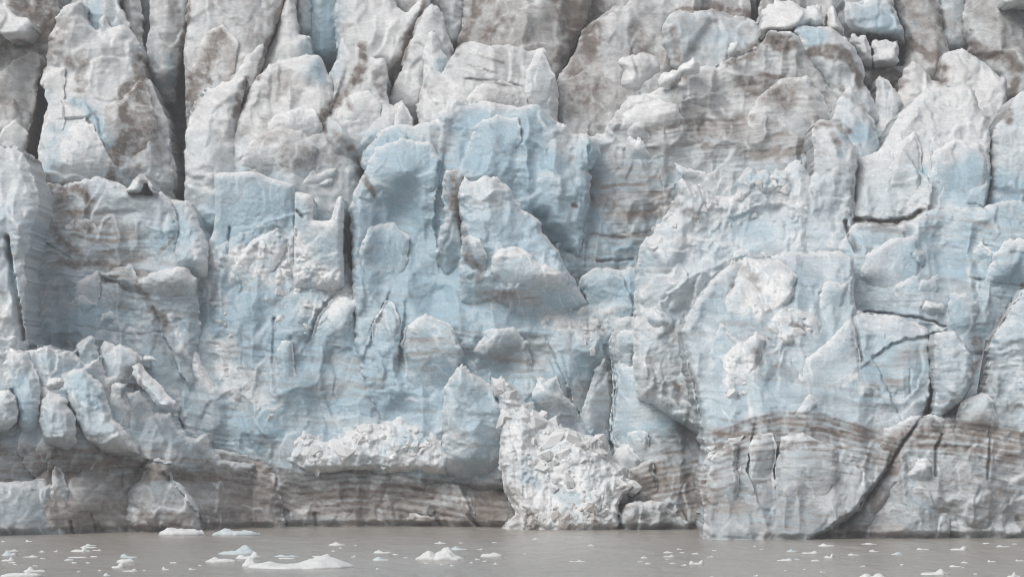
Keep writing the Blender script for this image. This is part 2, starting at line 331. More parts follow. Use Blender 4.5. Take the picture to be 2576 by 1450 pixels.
def snow_material(name, col, col2):
    m, nt, b = new_mat(name)
    geo = nt.nodes.new("ShaderNodeNewGeometry"); pos = geo.outputs["Position"]
    n1 = noise(nt, pos, 2.2, 5, 0.65)
    nt.links.new(mixc(nt, n1, col, col2), b.inputs["Base Color"])
    b.inputs["Roughness"].default_value = 0.6; b.inputs["Specular IOR Level"].default_value = 0.3
    bp = nt.nodes.new("ShaderNodeBump"); bp.inputs["Strength"].default_value = 0.6; bp.inputs["Distance"].default_value = 0.08
    nt.links.new(noise(nt, pos, 6.0, 5, 0.7), bp.inputs["Height"]); nt.links.new(bp.outputs[0], b.inputs["Normal"])
    return m
FLOE = snow_material("floe ice", (0.52, 0.54, 0.545), (0.76, 0.765, 0.755))
FLOE_BLUE = snow_material("bluish floe ice", (0.40, 0.47, 0.50), (0.66, 0.70, 0.71))
RUBBLE = snow_material("crumbled ice", (0.56, 0.58, 0.59), (0.77, 0.77, 0.765))
RUBBLE_DIRTY = snow_material("dirty crumbled ice", (0.30, 0.265, 0.235), (0.66, 0.64, 0.62))

# ------------------------------------------------------------------ mesh helpers
col_main = scene.collection
def mesh_obj(name, verts, faces_flat, sizes, mat, mask=None, smooth_shade=True):
    me = bpy.data.meshes.new(name)
    verts = np.asarray(verts, np.float32); faces_flat = np.asarray(faces_flat, np.int32); sizes = np.asarray(sizes, np.int32)
    me.vertices.add(len(verts)); me.vertices.foreach_set("co", verts.ravel())
    me.loops.add(len(faces_flat)); me.loops.foreach_set("vertex_index", faces_flat)
    me.polygons.add(len(sizes)); st = np.zeros(len(sizes), np.int32); st[1:] = np.cumsum(sizes)[:-1]
    me.polygons.foreach_set("loop_start", st); me.polygons.foreach_set("loop_total", sizes)
    me.polygons.foreach_set("use_smooth", np.full(len(sizes), smooth_shade, bool))
    if mask is not None:
        at = me.color_attributes.new("ice_mask", 'FLOAT_COLOR', 'POINT'); at.data.foreach_set("color", np.asarray(mask, np.float32).ravel())
    me.update(calc_edges=True); me.validate()
    me.materials.append(mat)
    ob = bpy.data.objects.new(name, me); col_main.objects.link(ob)
    return ob

def to_world(x, y, Y):
    return np.stack([(x - 1287.5) * Y / F, Y + 0 * x, CAM_H - (y - HOR) * Y / F], -1)

STEP = 2.6
HOST = {}; PARENT = {}
SURF = {}       # name of a face -> function giving a point on its surface
SEED = [0]
def ice(name, label, cat, Ys, poly, base=(0, 0, 0, 0), R=24, k=.3, T=.9, sink=(.25, 3.0), tr=(.25, .5), xs=0.0, strata=.5, tilt=.06, fac=1.0, rub=0.0, rag=1.0,
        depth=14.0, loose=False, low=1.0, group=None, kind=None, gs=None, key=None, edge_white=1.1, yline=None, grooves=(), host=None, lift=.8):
    """one body of ice: an outlined block with a rounded, broken front, its sides running back into the glacier.
    Ys = distance of its foot and of its top; base = (dirt, blue, white, silt) over the whole body"""
    SEED[0] += 1; sd = SEED[0] * 101
    rnd = random.Random(sd)
    pts = P(poly) if isinstance(poly, str) else poly
    s = gs or STEP
    x0, y0 = pts.min(0) - 9; x1, y1 = pts.max(0) + 9
    xs_, ys_ = np.arange(x0, x1, s), np.arange(y0, y1, s)
    X, Yy = np.meshgrid(xs_, ys_)
    # signed distance to the outline on a coarser grid
    c = 2
    Xc, Yc = X[::c, ::c], Yy[::c, ::c]
    d, _ = seg_dist(Xc, Yc, pts, True); d = np.where(inside(Xc, Yc, pts), d, -d)
    ny, nx = X.shape
    u = np.minimum(np.arange(nx) / c, Xc.shape[1] - 1.001); v = np.minimum(np.arange(ny) / c, Xc.shape[0] - 1.001)
    u = np.maximum(u, 0); v = np.maximum(v, 0)
    iu = u.astype(int); iv = v.astype(int); fu = (u - iu)[None, :]; fv = (v - iv)[:, None]
    iu1 = np.minimum(iu + 1, Xc.shape[1] - 1); iv1 = np.minimum(iv + 1, Xc.shape[0] - 1)
    d = (d[iv][:, iu] * (1 - fu) + d[iv][:, iu1] * fu) * (1 - fv) + (d[iv1][:, iu] * (1 - fu) + d[iv1][:, iu1] * fu) * fv
    d = d + rag * (fbm(X / 16, Yy / 16, sd + 1, 3) * 11 + fbm(X / 44, Yy / 44, sd + 60, 2) * 9 + fbm(X / 5, Yy / 5, sd + 2, 2) * 2.2) * np.minimum(1, np.abs(d) / 6 + .5)
    d = np.where((X < x0 + s) | (X > x1 - 2 * s) | (Yy < y0 + s) | (Yy > y1 - 2 * s), -3.0, d)
    ins = d > 0
    cell = ins[:-1, :-1] | ins[1:, :-1] | ins[:-1, 1:] | ins[1:, 1:]
    used = np.zeros(X.shape, bool)
    used[:-1, :-1] |= cell; used[1:, :-1] |= cell; used[:-1, 1:] |= cell; used[1:, 1:] |= cell
    gyd, gxd = np.gradient(d, s)
    g2 = np.maximum(gxd ** 2 + gyd ** 2, 0.15)
    mv = np.clip(np.where(d < 0, -d, 0), 0, 1.6 * s)
    X = X + mv * gxd / g2 * .9; Yy = Yy + mv * gyd / g2 * .9
    idx = np.full(X.shape, -1, np.int32); idx[used] = np.arange(used.sum())
    x = X[used]; y = Yy[used]; dd = np.maximum(d[used], 0)
    dmax = float(dd.max())
    # distance of the face
    yb, yt = float(min(pts[:, 1].max(), 1345)), float(pts[:, 1].min())
    t = np.clip((yb - y) / max(yb - yt, 1), -0.15, 1.15)
    base_Y = Ys[0] + (Ys[1] - Ys[0]) * t + xs * (x - pts[:, 0].mean())
    if yline is not None:
        lx, ly = zip(*yline); base_Y = base_Y + np.interp(x, lx, ly)
    if host:                                        # a flake: a layer of ice lying on its host's face
        hg, hx0, hy0, hs_ = HOST[host]
        u = np.clip((x - hx0) / hs_, 0, hg.shape[1] - 1.01); v = np.clip((y - hy0) / hs_, 0, hg.shape[0] - 1.01)
        iu = u.astype(int); iv = v.astype(int); fu = u - iu; fv = v - iv
        base_Y = (hg[iv, iu] * (1 - fu) + hg[iv, iu + 1] * fu) * (1 - fv) + (hg[iv + 1, iu] * (1 - fu) + hg[iv + 1, iu + 1] * fu) * fv
        base_Y = base_Y - .7 * lift * (2.0 * smooth(t * 1.3) - 1.0)
    elif pts[:, 1].max() < 1360 and not loose:       # the foot merges into the ice below it
        base_Y = base_Y + sink[1] * smooth((y - (yb - sink[0] * (yb - yt))) / (sink[0] * (yb - yt)))
    m = 0.0388
    Re = min(R, dmax * .8)
    tt = np.minimum(dd / Re, 1)
    h = T * Re * m * tt ** .7 + k * m * np.minimum(dd, 150)
    # warp the outline-parallel shape, then break it
    wx = x + 14 * fbm(x / 30, y / 30, sd + 3, 3); wy = y + 14 * fbm(x / 30, y / 30, sd + 4, 3)
    edge = smooth(dd / 14)
    h = h + low * (3.4 * fbm(x / 170, y / 210, sd + 5, 2) + 1.3 * fbm(wx / 85, wy / 130, sd + 6, 2, ridged=True)) * min(1, dmax / 70)
    ca, sa = math.cos(.35), math.sin(.35)
    # flakes broken off one over the other: curved, ragged lips with smooth ice between
    f1 = 5.2 * fbm(wx / 150, wy / 190, sd + 7, 4, .42) + (x * tr[0] + y * tr[1]) / 150
    f2 = 4.0 * fbm((wx + .3 * wy) / 70, wy / 95, sd + 8, 3, .38) + (x * tr[0] + y * tr[1]) / 80
    h = h + edge * fac * (.34 * (terrace(f1) - .55 * f1) + .08 * (terrace(f2) - .6 * f2))
    h = h + edge * fac * (.42 * facets((wx * ca + wy * sa) / 120, (wy * ca - wx * sa) / 190, sd + 9, .5, 1.2, sharp=16.) + .3 * facets(wx / 24, wy / 30, sd + 19, .05, .16, sharp=30.))
    h = h + .05 * fbm(wx / 30, wy / 36, sd + 10, 4, .5, ridged=True) + .15 * fbm(wx / 8, wy / 7, sd + 11, 4, .65)
    rough = .5 * smooth(.32 + 2.1 * fbm(x / 120, y / 120, sd + 61, 4, .55)) * edge * fac
    h = h + rough * (facets(wx / 34, wy / 40, sd + 62, .16, .5, sharp=60.) + facets((wx + .4 * wy) / 15, wy / 15, sd + 63, .1, .26, sharp=60.) + .16 * fbm(wx / 9, wy / 9, sd + 64, 3, .6, ridged=True))
    # layering: thin beds, tilted and gently folded
    sv = y + tilt * (x - pts[:, 0].mean()) + 30 * fbm(x / 200, y / 150, sd + 12, 2) + 5 * fbm(x / 40, y / 30, sd + 13, 2)
    st = vnoise(x / 130, sv / 9, sd + 14) + .8 * vnoise(x / 70, sv / 4.2, sd + 15) + .45 * vnoise(x / 30, sv / 2.6, sd + 16)
    stg = smooth(.5 + 1.1 * vnoise(x / 160, y / 70, sd + 17) + .12)
    h = h + strata * .11 * st * stg
    rubm = np.clip(bilinear(FLD["rub"], x, y) + rub, 0, 1)
    rubm = rubm * smooth(.75 + 1.6 * fbm(x / 36, y / 36, sd + 18, 3))
    lum = facets(wx / 26, wy / 26, sd + 20, .42, .9, sharp=70.) + facets(wx / 11, wy / 11, sd + 21, .26, .5, sharp=60.) + .5 * facets(wx / 6, wy / 6, sd + 22, .25, 0, True)
    h = h + .5 * rubm * lum * (.4 + .6 * edge)
    h = h + bilinear(FLD["h"], x, y) * smooth(dd / 5)
    for gl, gw, gd in grooves:
        gdist, _ = seg_dist(wx, wy, P(gl)); h = h - gd * smooth(1 - gdist / gw)
    if host: h = h * smooth(t * 1.5 + .03) * .8
    h = np.where(dd <= 0, np.minimum(h, 0.1), h * smooth(dd / 3 + .25))
    Wv = to_world(x, y, base_Y)
    Wv[:, 1] -= h - (1.1 + .8 * fbm(x / 40, x * 0, sd + 66, 3)) * smooth((.75 - Wv[:, 2]) / .8)
    # colour masks
    lay = np.clip(-st * 1.5 * stg, 0, 1) * strata
    t1 = f1 - np.floor(f1); t2 = f2 - np.floor(f2)
    lip = edge * (np.clip(1 - np.abs(t1 - .9) / .1, 0, 1) * smooth(.5 + 2 * fbm(x / 60, y / 60, sd + 70, 2)) + .6 * np.clip(1 - np.abs(t2 - .9) / .12, 0, 1) * smooth(.35 + 2 * fbm(x / 50, y / 50, sd + 71, 2)))
    l1 = vnoise(x / 260, sv / 15, sd + 72) + .25 * vnoise(x / 60, sv / 15, sd + 73); l2 = vnoise(x / 180, sv / 8, sd + 74) + .25 * vnoise(x / 40, sv / 8, sd + 75)
    lines = (np.exp(-(l1 / .10) ** 2) * smooth(.55 + 2.2 * fbm(x / 110, y / 60, sd + 76, 3)) + .7 * np.exp(-(l2 / .15) ** 2) * smooth(.3 + 2.2 * fbm(x / 90, y / 50, sd + 77, 3))) * np.clip(strata, .25, 1.3)
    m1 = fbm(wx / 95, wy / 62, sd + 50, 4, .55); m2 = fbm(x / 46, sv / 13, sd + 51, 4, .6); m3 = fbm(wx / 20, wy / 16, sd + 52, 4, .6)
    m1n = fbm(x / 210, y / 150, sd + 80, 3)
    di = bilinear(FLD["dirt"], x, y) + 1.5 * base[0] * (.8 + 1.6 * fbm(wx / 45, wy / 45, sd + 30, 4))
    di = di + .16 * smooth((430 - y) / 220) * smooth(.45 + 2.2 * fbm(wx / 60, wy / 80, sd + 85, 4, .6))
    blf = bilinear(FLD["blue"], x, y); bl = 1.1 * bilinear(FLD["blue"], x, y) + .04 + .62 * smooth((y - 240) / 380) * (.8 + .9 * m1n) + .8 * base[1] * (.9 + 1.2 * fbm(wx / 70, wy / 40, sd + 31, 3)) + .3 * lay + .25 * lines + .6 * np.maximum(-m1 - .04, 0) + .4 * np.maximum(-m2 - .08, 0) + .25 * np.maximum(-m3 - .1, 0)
    wt = bilinear(FLD["white"], x, y) * smooth(.7 + 1.8 * fbm(x / 30, y / 30, sd + 32, 3)) + base[2] * (.9 + fbm(wx / 50, wy / 50, sd + 33, 3))
    ed_up = np.clip(-gyd[used], -.2, 1)       # crest and tops whitened: weathered crust plus painted-in top light
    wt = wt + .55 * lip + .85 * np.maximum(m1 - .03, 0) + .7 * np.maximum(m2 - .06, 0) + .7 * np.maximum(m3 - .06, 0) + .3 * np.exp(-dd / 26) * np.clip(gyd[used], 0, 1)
    wt = wt * (1 - .65 * np.clip(blf, 0, 1))
    wt = wt + edge_white * np.exp(-dd / 7) * np.clip(.35 - gyd[used] * -1.0, 0, 1)  # bright rim painted white along upward-facing edges
    sf = 1.15 * bilinear(FLD["silt"], x, y)
    si = (.42 * smooth((y - 1070) / 200) - .06) * (1 + 1.2 * m1) + sf * (.62 + 1.1 * np.clip(-st, -.5, .6)) + base[3] * (.8 + fbm(wx / 60, wy / 30, sd + 34, 3)) + lay * .3 + .45 * np.maximum(-m3 - .07, 0) * (.3 + base[3] + base[0]) + .7 * np.maximum(-m2 - .1, 0) * (.25 + base[3])
    si = si + .40 * lines * (1 - .3 * np.clip(blf, 0, 1))
    si = si * (1 - .75 * np.clip(wt, 0, 1))
    lay2 = np.clip((-st - .12) * 2.2, 0, 1) * sf
    di = di * (1 - .5 * np.clip(wt, 0, 1)) + lay2 * .4
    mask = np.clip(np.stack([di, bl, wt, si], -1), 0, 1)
    # faces
    cy, cx = np.nonzero(cell)
    q = np.stack([idx[cy, cx], idx[cy + 1, cx], idx[cy + 1, cx + 1], idx[cy, cx + 1]], -1)
    n0 = len(x)
    he = np.concatenate([q[:, [0, 1]], q[:, [1, 2]], q[:, [2, 3]], q[:, [3, 0]]])
    kf = he[:, 0].astype(np.int64) * n0 + he[:, 1]; kr = he[:, 1].astype(np.int64) * n0 + he[:, 0]
    bd = he[~np.isin(kf, kr)]
    bv = np.unique(bd); ring = np.full(n0, -1, np.int64); ring[bv] = n0 + np.arange(len(bv))
    if loose:
        back = Wv.copy(); back[:, 1] = base_Y + np.maximum(h, 0) * .8
        nb = len(x)
        mapb = np.arange(nb) + n0; mapb[bv] = bv
        fb = mapb[q][:, ::-1]
        verts = np.vstack([Wv, back]); mask = np.vstack([mask, mask])
        flat = np.vstack([q, fb]).ravel(); sizes = np.full(len(q) * 2, 4)
    else:
        NR = 6; nb = len(bv); rings = []; masks = []
        gb = np.stack([gxd[used][bv], gyd[used][bv]], -1); gb /= np.maximum(np.linalg.norm(gb, axis=1, keepdims=True), .2)
        bx, by_ = x[bv], y[bv]
        for r in range(1, NR + 1):
            dep = depth * (r / NR) ** 1.5
            nz = .55 * (fbm(bx / 22 + dep * 1.1, by_ / 22 - dep * .8, sd + 40, 3) + .2) * min(1, dep / 1.5)
            p = Wv[bv].copy(); p[:, 1] += dep; p[:, 0] += gb[:, 0] * nz; p[:, 2] -= gb[:, 1] * nz
            rings.append(p)
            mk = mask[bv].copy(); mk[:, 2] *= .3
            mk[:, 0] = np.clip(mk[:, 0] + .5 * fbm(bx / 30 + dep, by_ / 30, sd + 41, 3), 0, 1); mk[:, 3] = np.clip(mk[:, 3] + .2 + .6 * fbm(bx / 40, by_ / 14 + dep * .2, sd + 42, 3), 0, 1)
            masks.append(mk)
        cen = Wv.mean(0); cen[1] = rings[-1][:, 1].mean() + 1.0
        o1 = ring[bd]
        parts = [q.ravel(), np.stack([bd[:, 1], bd[:, 0], o1[:, 0], o1[:, 1]], -1).ravel()]
        for r in range(NR - 1):
            parts.append(np.stack([o1[:, 1] + r * nb, o1[:, 0] + r * nb, o1[:, 0] + (r + 1) * nb, o1[:, 1] + (r + 1) * nb], -1).ravel())
        l = (NR - 1) * nb
        parts.append(np.stack([o1[:, 1] + l, o1[:, 0] + l, np.full(len(bd), n0 + NR * nb)], -1).ravel())
        verts = np.vstack([Wv] + rings + [cen[None]]); mask = np.vstack([mask] + masks + [mask[:1]])
        flat = np.concatenate(parts); sizes = np.concatenate([np.full(len(q) + NR * len(bd), 4), np.full(len(bd), 3)])
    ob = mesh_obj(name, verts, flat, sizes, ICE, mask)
    if kind: ob["kind"] = kind
    if label: ob["label"] = label
    if cat: ob["category"] = cat
    if group: ob["group"] = group
    if host: ob.parent = PARENT[host]
    if key:
        SURF[key] = (x, y, Wv)
        YS = np.full(X.shape, np.nan); YS[used] = Wv[:, 1] ; YS[~used] = np.nan
        fillv = np.nanmean(YS, axis=1); fillv = np.where(np.isnan(fillv), np.nanmean(YS), fillv)
        YS = np.where(np.isnan(YS), fillv[:, None], YS)
        for _ in range(3):                          # the flake follows the broad shape of the face
            pd = np.pad(YS, 4, mode='edge'); cs = np.cumsum(np.cumsum(np.pad(pd, ((1, 0), (1, 0))), 0), 1)
            YS = (cs[9:, 9:] - cs[:-9, 9:] - cs[9:, :-9] + cs[:-9, :-9]) / 81.0
        HOST[key] = (YS, x0, y0, s); PARENT[key] = ob
    return ob

# ------------------------------------------------------------------ the setting: water and the body of the glacier
wv = []; nxw, nyw = 60, 60
def water():
    m, nt, b = new_mat("silty water")
    geo = nt.nodes.new("ShaderNodeNewGeometry"); pos = geo.outputs["Position"]
    n = noise(nt, pos, 0.05, 3, .5)
    nt.links.new(mixc(nt, n, (0.285, 0.26, 0.228), (0.325, 0.30, 0.268)), b.inputs["Base Color"])
    b.inputs["Roughness"].default_value = 0.22; b.inputs["IOR"].default_value = 1.33
    mp = nt.nodes.new("ShaderNodeMapping"); mp.inputs["Scale"].default_value = (.55, .11, 1); nt.links.new(pos, mp.inputs[0])
    bp = nt.nodes.new("ShaderNodeBump"); bp.inputs["Strength"].default_value = 1.0; bp.inputs["Distance"].default_value = 0.3
    wv = noise(nt, mp.outputs[0], 1.6, 5, .6)
    mp2 = nt.nodes.new("ShaderNodeMapping"); mp2.inputs["Scale"].default_value = (.12, .03, 1); nt.links.new(pos, mp2.inputs[0])
    nt.links.new(mathn(nt, 'MULTIPLY_ADD', noise(nt, mp2.outputs[0], 1.0, 3, .5), 5.0, wv), bp.inputs["Height"]); nt.links.new(bp.outputs[0], b.inputs["Normal"])
    v = [(-450, -120, 0), (450, -120, 0), (450, 540, 0), (-450, 540, 0)]
    ob = mesh_obj("water", v, [0, 1, 2, 3], [4], m); ob["kind"] = "structure"
    ob["label"] = "flat grey-brown silty water in front of the glacier"
water()
ice("glacier", "pale ice mass of the glacier seen in the gaps behind the broken front", None, (431, 480), "-300,-110 2880,-110 2880,1400 -300,1400",
    base=(.22, .2, 0, .2), R=40, k=0, gs=8.0, depth=60, kind="structure", edge_white=0, low=1.6)

# ------------------------------------------------------------------ the broken front, far to near
ROW = [10.0]           # the upper rows stand further back
def S(name, label, cat, Ys, *a, **kw):
    kw.setdefault('gs', 3.3 if ROW[0] else 2.75)
    return ice(name, label, cat, (Ys[0] + ROW[0], Ys[1] + ROW[0]), *a, **kw)
PIN, TOW, WAL, BLK, SLB, BUT = "ice_pinnacle", "ice_tower", "ice_cliff", "ice_block", "ice_slab", "ice_buttress"
# far row along the top of the frame
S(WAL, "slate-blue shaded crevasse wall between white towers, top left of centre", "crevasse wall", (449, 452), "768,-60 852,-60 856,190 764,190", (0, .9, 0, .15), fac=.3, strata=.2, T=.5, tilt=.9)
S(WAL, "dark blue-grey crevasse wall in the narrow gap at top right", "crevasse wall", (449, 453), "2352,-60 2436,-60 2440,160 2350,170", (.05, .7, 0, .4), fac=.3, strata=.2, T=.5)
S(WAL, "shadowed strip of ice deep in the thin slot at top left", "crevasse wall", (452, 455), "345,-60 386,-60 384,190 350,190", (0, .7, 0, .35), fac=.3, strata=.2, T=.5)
S(TOW, "bluish ice face behind the notch of the twin-peaked white tower", "ice tower", (444, 448), "206,-60 298,-60 305,15 318,50 328,64 330,130 204,130", (0, .42, .1, 0))
S(TOW, "narrow grey ice slab left of the thin dark slot at top left", "ice tower", (446, 451), "296,-60 350,-60 356,30 358,80 361,125 368,190 330,190 316,50", (.12, 0, 0, .2))
S(TOW, "grey dirt-streaked ice column right of the thin dark slot", "ice tower", (442, 449), "376,-60 482,-60 479,30 471,60 468,100 456,125 453,160 446,190 442,260 396,260 371,165 370,110 377,70", (.15, .15, 0, .2))
S(TOW, "pale blue shoulder beside the slate-blue crevasse wall", "ice tower", (448, 451), "738,-60 783,-60 782,60 777,88 776,110 750,100 744,50", (0, .3, .1, 0), T=.9)
S(TOW, "broad smooth white ice face right of the slate-blue crevasse wall", "ice tower", (444, 451), "838,-60 985,-60 1000,18 1020,33 1043,14 1062,-25 1086,-60 1082,20 1060,45 1035,100 1020,150 1002,200 900,205 846,180 846,100", (.04, .08, .25, .05), strata=.3, fac=.7)
S(WAL, "hazy bluish ice behind the brown-ridged spire at top centre", "ice cliff", (452, 456), "1090,-60 1170,-60 1162,60 1152,120 1145,150 1118,130 1108,25", (.05, .4, .1, .05))
S(WAL, "grey-brown stained ice slope at top centre", "ice cliff", (444, 455), "1155,-60 1486,-60 1488,5 1472,60 1452,100 1424,150 1404,220 1395,330 1130,330 1140,140 1150,110 1161,60", (.26, .03, 0, .3))
S(WAL, "grey ice slope with brown fans right of the dark red-brown stain", "ice cliff", (440, 452), "1470,70 1495,50 1530,28 1550,15 1572,20 1612,-60 1775,-60 1752,60 1722,170 1694,210 1684,350 1400,350 1405,200 1440,130", (.2, .1, 0, .22), low=1.4)
S(WAL, "brown-stained ice ledge along the top behind the arched slab", "ice cliff", (449, 456), "1745,-60 1890,-60 1888,60 1860,90 1740,90", (.3, .05, 0, .25))
S(WAL, "short grey ice face beside the dark notch above the arched slab", "ice cliff", (450, 455), "1908,-60 1960,-60 1960,60 1912,90", (.2, .1, 0, .2))
S(SLB, "arched grey-blue ice slab with dirty upper edge at top right of centre", "ice slab", (440, 446), "1666,70 1680,40 1700,28 1725,30 1742,37 1747,30 1790,22 1830,32 1860,38 1890,48 1907,55 1915,75 1922,105 1920,128 1900,150 1870,190 1800,215 1720,205 1690,170 1670,120", (.1, .3, 0, .2), k=.25)
S(BLK, "blue-white ice block with concave top, upper right", "ice block", (441, 446), "2116,-60 2120,2 2150,8 2165,12 2182,0 2192,-60 2234,-60 2250,10 2262,50 2272,80 2279,112 2255,103 2225,97 2180,90 2140,78 2126,60", (.02, .4, .2, 0), strata=.3, rag=1.3, R=14, fac=1.2)
S(BLK, "slim upright white block under the concave-topped blue block, left one", "ice block", (438, 441), "2138,84 2175,90 2186,110 2194,145 2190,170 2172,164 2155,132 2138,112", (.05, .1, .35, 0), fac=1.2, rag=1.3, R=14)
S(BLK, "squarish white block under the concave-topped blue block, right one", "ice block", (438, 441), "2194,97 2256,109 2264,130 2266,158 2240,170 2197,172 2189,120", (.06, .1, .35, 0), fac=1.2, rag=1.3, R=14)
S(WAL, "brown-streaked ice slope left of the dark blue-grey crevasse at top right", "ice cliff", (440, 452), "2226,-60 2335,-60 2366,0 2371,80 2387,130 2384,190 2340,240 2250,250 2150,240 2150,180 2268,165 2280,112 2262,50", (.32, .02, 0, .22))
S(WAL, "grey ice wall filling the top right corner", "ice cliff", (438, 450), "2425,-60 2640,-60 2640,330 2530,320 2500,200 2450,150 2436,130 2424,80", (.2, .1, 0, .18))
S(BLK, "small white lump of ice at the very top right edge", "ice block", (436, 439), "2518,-30 2640,-40 2640,5 2575,10 2545,20 2526,16", (0, .05, .5, 0), fac=.5)
S(BLK, "jagged white ice blocks heaped on the crest, upper right", "ice block", (434, 438), "1913,62 1918,24 1950,0 1990,3 2025,25 2050,7 2066,20 2080,45 2077,66 2050,70 2000,72 1990,86 1950,92 1912,88", (.04, .08, .5, 0), fac=1.2, rag=1.3, R=14)
S(PIN, "thin white ice spike beside the heaped crest blocks", "ice pinnacle", (435, 437), "2078,72 2083,36 2090,11 2096,18 2106,42 2120,75 2120,90 2085,90", (.06, 0, .4, 0))
# second row
S(WAL, "dirty brown-grey ice flank on the left edge of the frame", "ice cliff", (432, 446), "-120,-60 150,-60 150,30 126,90 117,165 93,215 94,265 76,330 62,395 62,560 -120,560", (.2, .06, .05, .2), tilt=-.05, strata=.8, key="flank")
S(BLK, "white triangular ice block lying on the dirty flank at far left", "ice block", (433, 436), "-80,-5 0,12 20,20 40,42 60,45 83,47 80,70 70,100 40,108 0,82 -80,60", (.05, .1, .35, .02))
S(TOW, "tall grey ice tower with a brown shaded crevice down its right edge", "ice tower", (433, 446), "480,-60 724,-60 711,15 698,50 691,85 673,120 666,160 645,210 600,330 472,330 466,230 463,130 470,65", (.16, .05, .03, .16), key="tallgrey")
S(TOW, "pale ice tower right of the diagonal dirt-filled crack", "ice tower", (436, 447), "716,-60 746,-60 743,40 748,70 752,88 775,92 782,130 786,170 782,260 640,290 648,208 667,160 674,120 692,85 700,50", (.05, .12, .2, .04))
S(PIN, "white ice spire with a brown debris ridge on its left", "ice pinnacle", (436, 445), "1058,40 1085,5 1094,10 1104,22 1112,50 1125,85 1140,120 1145,150 1132,190 1100,230 1060,330 985,330 978,250 1004,180 1014,140 1032,95", (.08, .12, .2, .1))
S(PIN, "slender rounded white spire in front of the brown-ridged spire", "ice pinnacle", (434, 439), "1062,235 1066,130 1077,88 1086,80 1096,88 1110,128 1128,146 1128,185 1112,205 1095,240", (.03, .25, .3, .02), strata=.2, fac=.5)
S(TOW, "white twin-peaked ice tower with a curved notch, upper left", "ice tower", (428, 438), "112,540 96,470 92,420 97,370 106,330 118,262 112,225 99,212 106,190 116,165 120,115 123,90 140,65 147,40 160,18 203,3 207,25 213,45 228,65 245,82 250,65 252,48 262,42 270,52 278,70 295,65 312,60 330,75 345,95 355,125 359,142 353,152 366,166 373,190 381,206 393,236 406,266 416,292 421,320 424,360 428,420 438,470 444,540", (.06, .1, .22, .05), T=1.2, strata=.45, key="twin")
S(SLB, "thin dark-edged ice flake standing right of the twin-peaked tower", "ice slab", (430, 434), "402,255 418,290 424,340 432,390 446,430 447,470 436,500 425,470 416,400 408,320", (.25, .15, 0, .35))
S(TOW, "pointed white ice tower with a brown scar below its tip, left of centre", "ice tower", (426, 432), "462,620 466,420 466,350 478,282 490,246 515,226 550,213 580,203 612,193 622,198 618,222 610,250 600,282 596,340 610,440 600,640", (.05, .04, .3, .08), T=.9)
S(TOW, "broad domed white ice tower right of the brown-scarred pointed one", "ice tower", (425, 434), "588,620 586,340 595,300 610,270 628,222 648,190 675,165 700,150 730,147 755,142 780,137 800,140 811,150 818,168 824,182 838,210 840,260 850,320 890,350 910,400 900,520 860,640 600,640", (.1, .03, .24, .08), T=1.2, tilt=.15, key="domed")
S(TOW, "white ice tower with a dark brown debris band down its middle", "ice tower", (427, 437), "820,190 845,153 850,140 855,112 860,95 880,103 900,120 915,125 928,138 940,147 966,147 971,180 976,240 986,268 1000,260 1011,257 1026,275 1036,300 1044,330 1030,400 900,420 830,400 808,320 812,270 830,230", (.1, .05, .2, .08), key="debris")
S(TOW, "white-capped striped ice mound left of the brown-stained slope", "ice tower", (428, 436), "1046,400 1048,280 1055,240 1065,205 1078,165 1110,185 1130,152 1142,135 1150,122 1165,107 1190,105 1210,110 1225,115 1250,113 1285,115 1305,120 1325,128 1345,126 1365,124 1376,145 1386,170 1396,190 1405,235 1404,320 1390,400", (.1, .06, .22, .12), strata=1.0, tilt=-.22, key="striped")
S(WAL, "dirty grey ice wall between the striped mound and the pale boulder", "ice cliff", (432, 440), "1402,215 1470,180 1500,184 1560,205 1612,225 1640,300 1600,420 1400,420 1396,300", (.25, .03, .05, .25))
S("ice_boulder", "large rounded pale ice boulder with a slanting foot, upper right of centre", "ice boulder", (431, 433), "1553,157 1575,141 1600,132 1630,135 1650,144 1658,165 1655,182 1628,198 1607,225 1596,229 1562,218 1567,182", (.03, .08, .45, .02), loose=True, fac=.5, strata=.2, T=1.1)
S(SLB, "blue-topped ice slab with a dark brown foot, beside the high peak", "ice slab", (428, 435), "1996,84 2004,64 2030,59 2065,67 2085,67 2101,76 2119,91 2141,111 2156,140 2170,160 2177,178 2172,205 2192,240 2206,270 2222,310 2215,345 2180,330 2130,290 2090,240 2060,190 2020,130", (.05, .3, .1, .05))
S(PIN, "slim grey-white spire in the brown hollow right of the blue-topped slab", "ice pinnacle", (426, 434), "2196,360 2203,260 2201,202 2212,186 2225,195 2241,220 2259,240 2272,262 2262,330 2240,380", (.05, .15, .25, .1), T=.9)
S(BLK, "crumbly white hump behind the big white right tower", "ice block", (430, 437), "2240,330 2256,240 2264,200 2277,172 2296,154 2316,165 2331,186 2346,205 2410,204 2445,215 2440,330", (.12, .03, .3, .1), fac=1.4)
S(BLK, "knobbly white ice hump with two rounded tops, right", "ice block", (428, 436), "2362,190 2369,146 2384,130 2401,128 2407,124 2420,119 2431,130 2442,142 2456,145 2482,166 2506,186 2512,197 2525,185 2531,206 2530,250 2522,330 2500,400 2440,400 2400,260 2370,220", (.1, .04, .35, .08), fac=1.3)
S(SLB, "thin grey ice sliver behind the right edge of the big white tower", "ice slab", (424, 430), "2466,270 2482,250 2502,268 2517,290 2524,330 2512,380 2500,440 2478,440", (.12, .15, .05, .15))
ROW[0] = 0.0
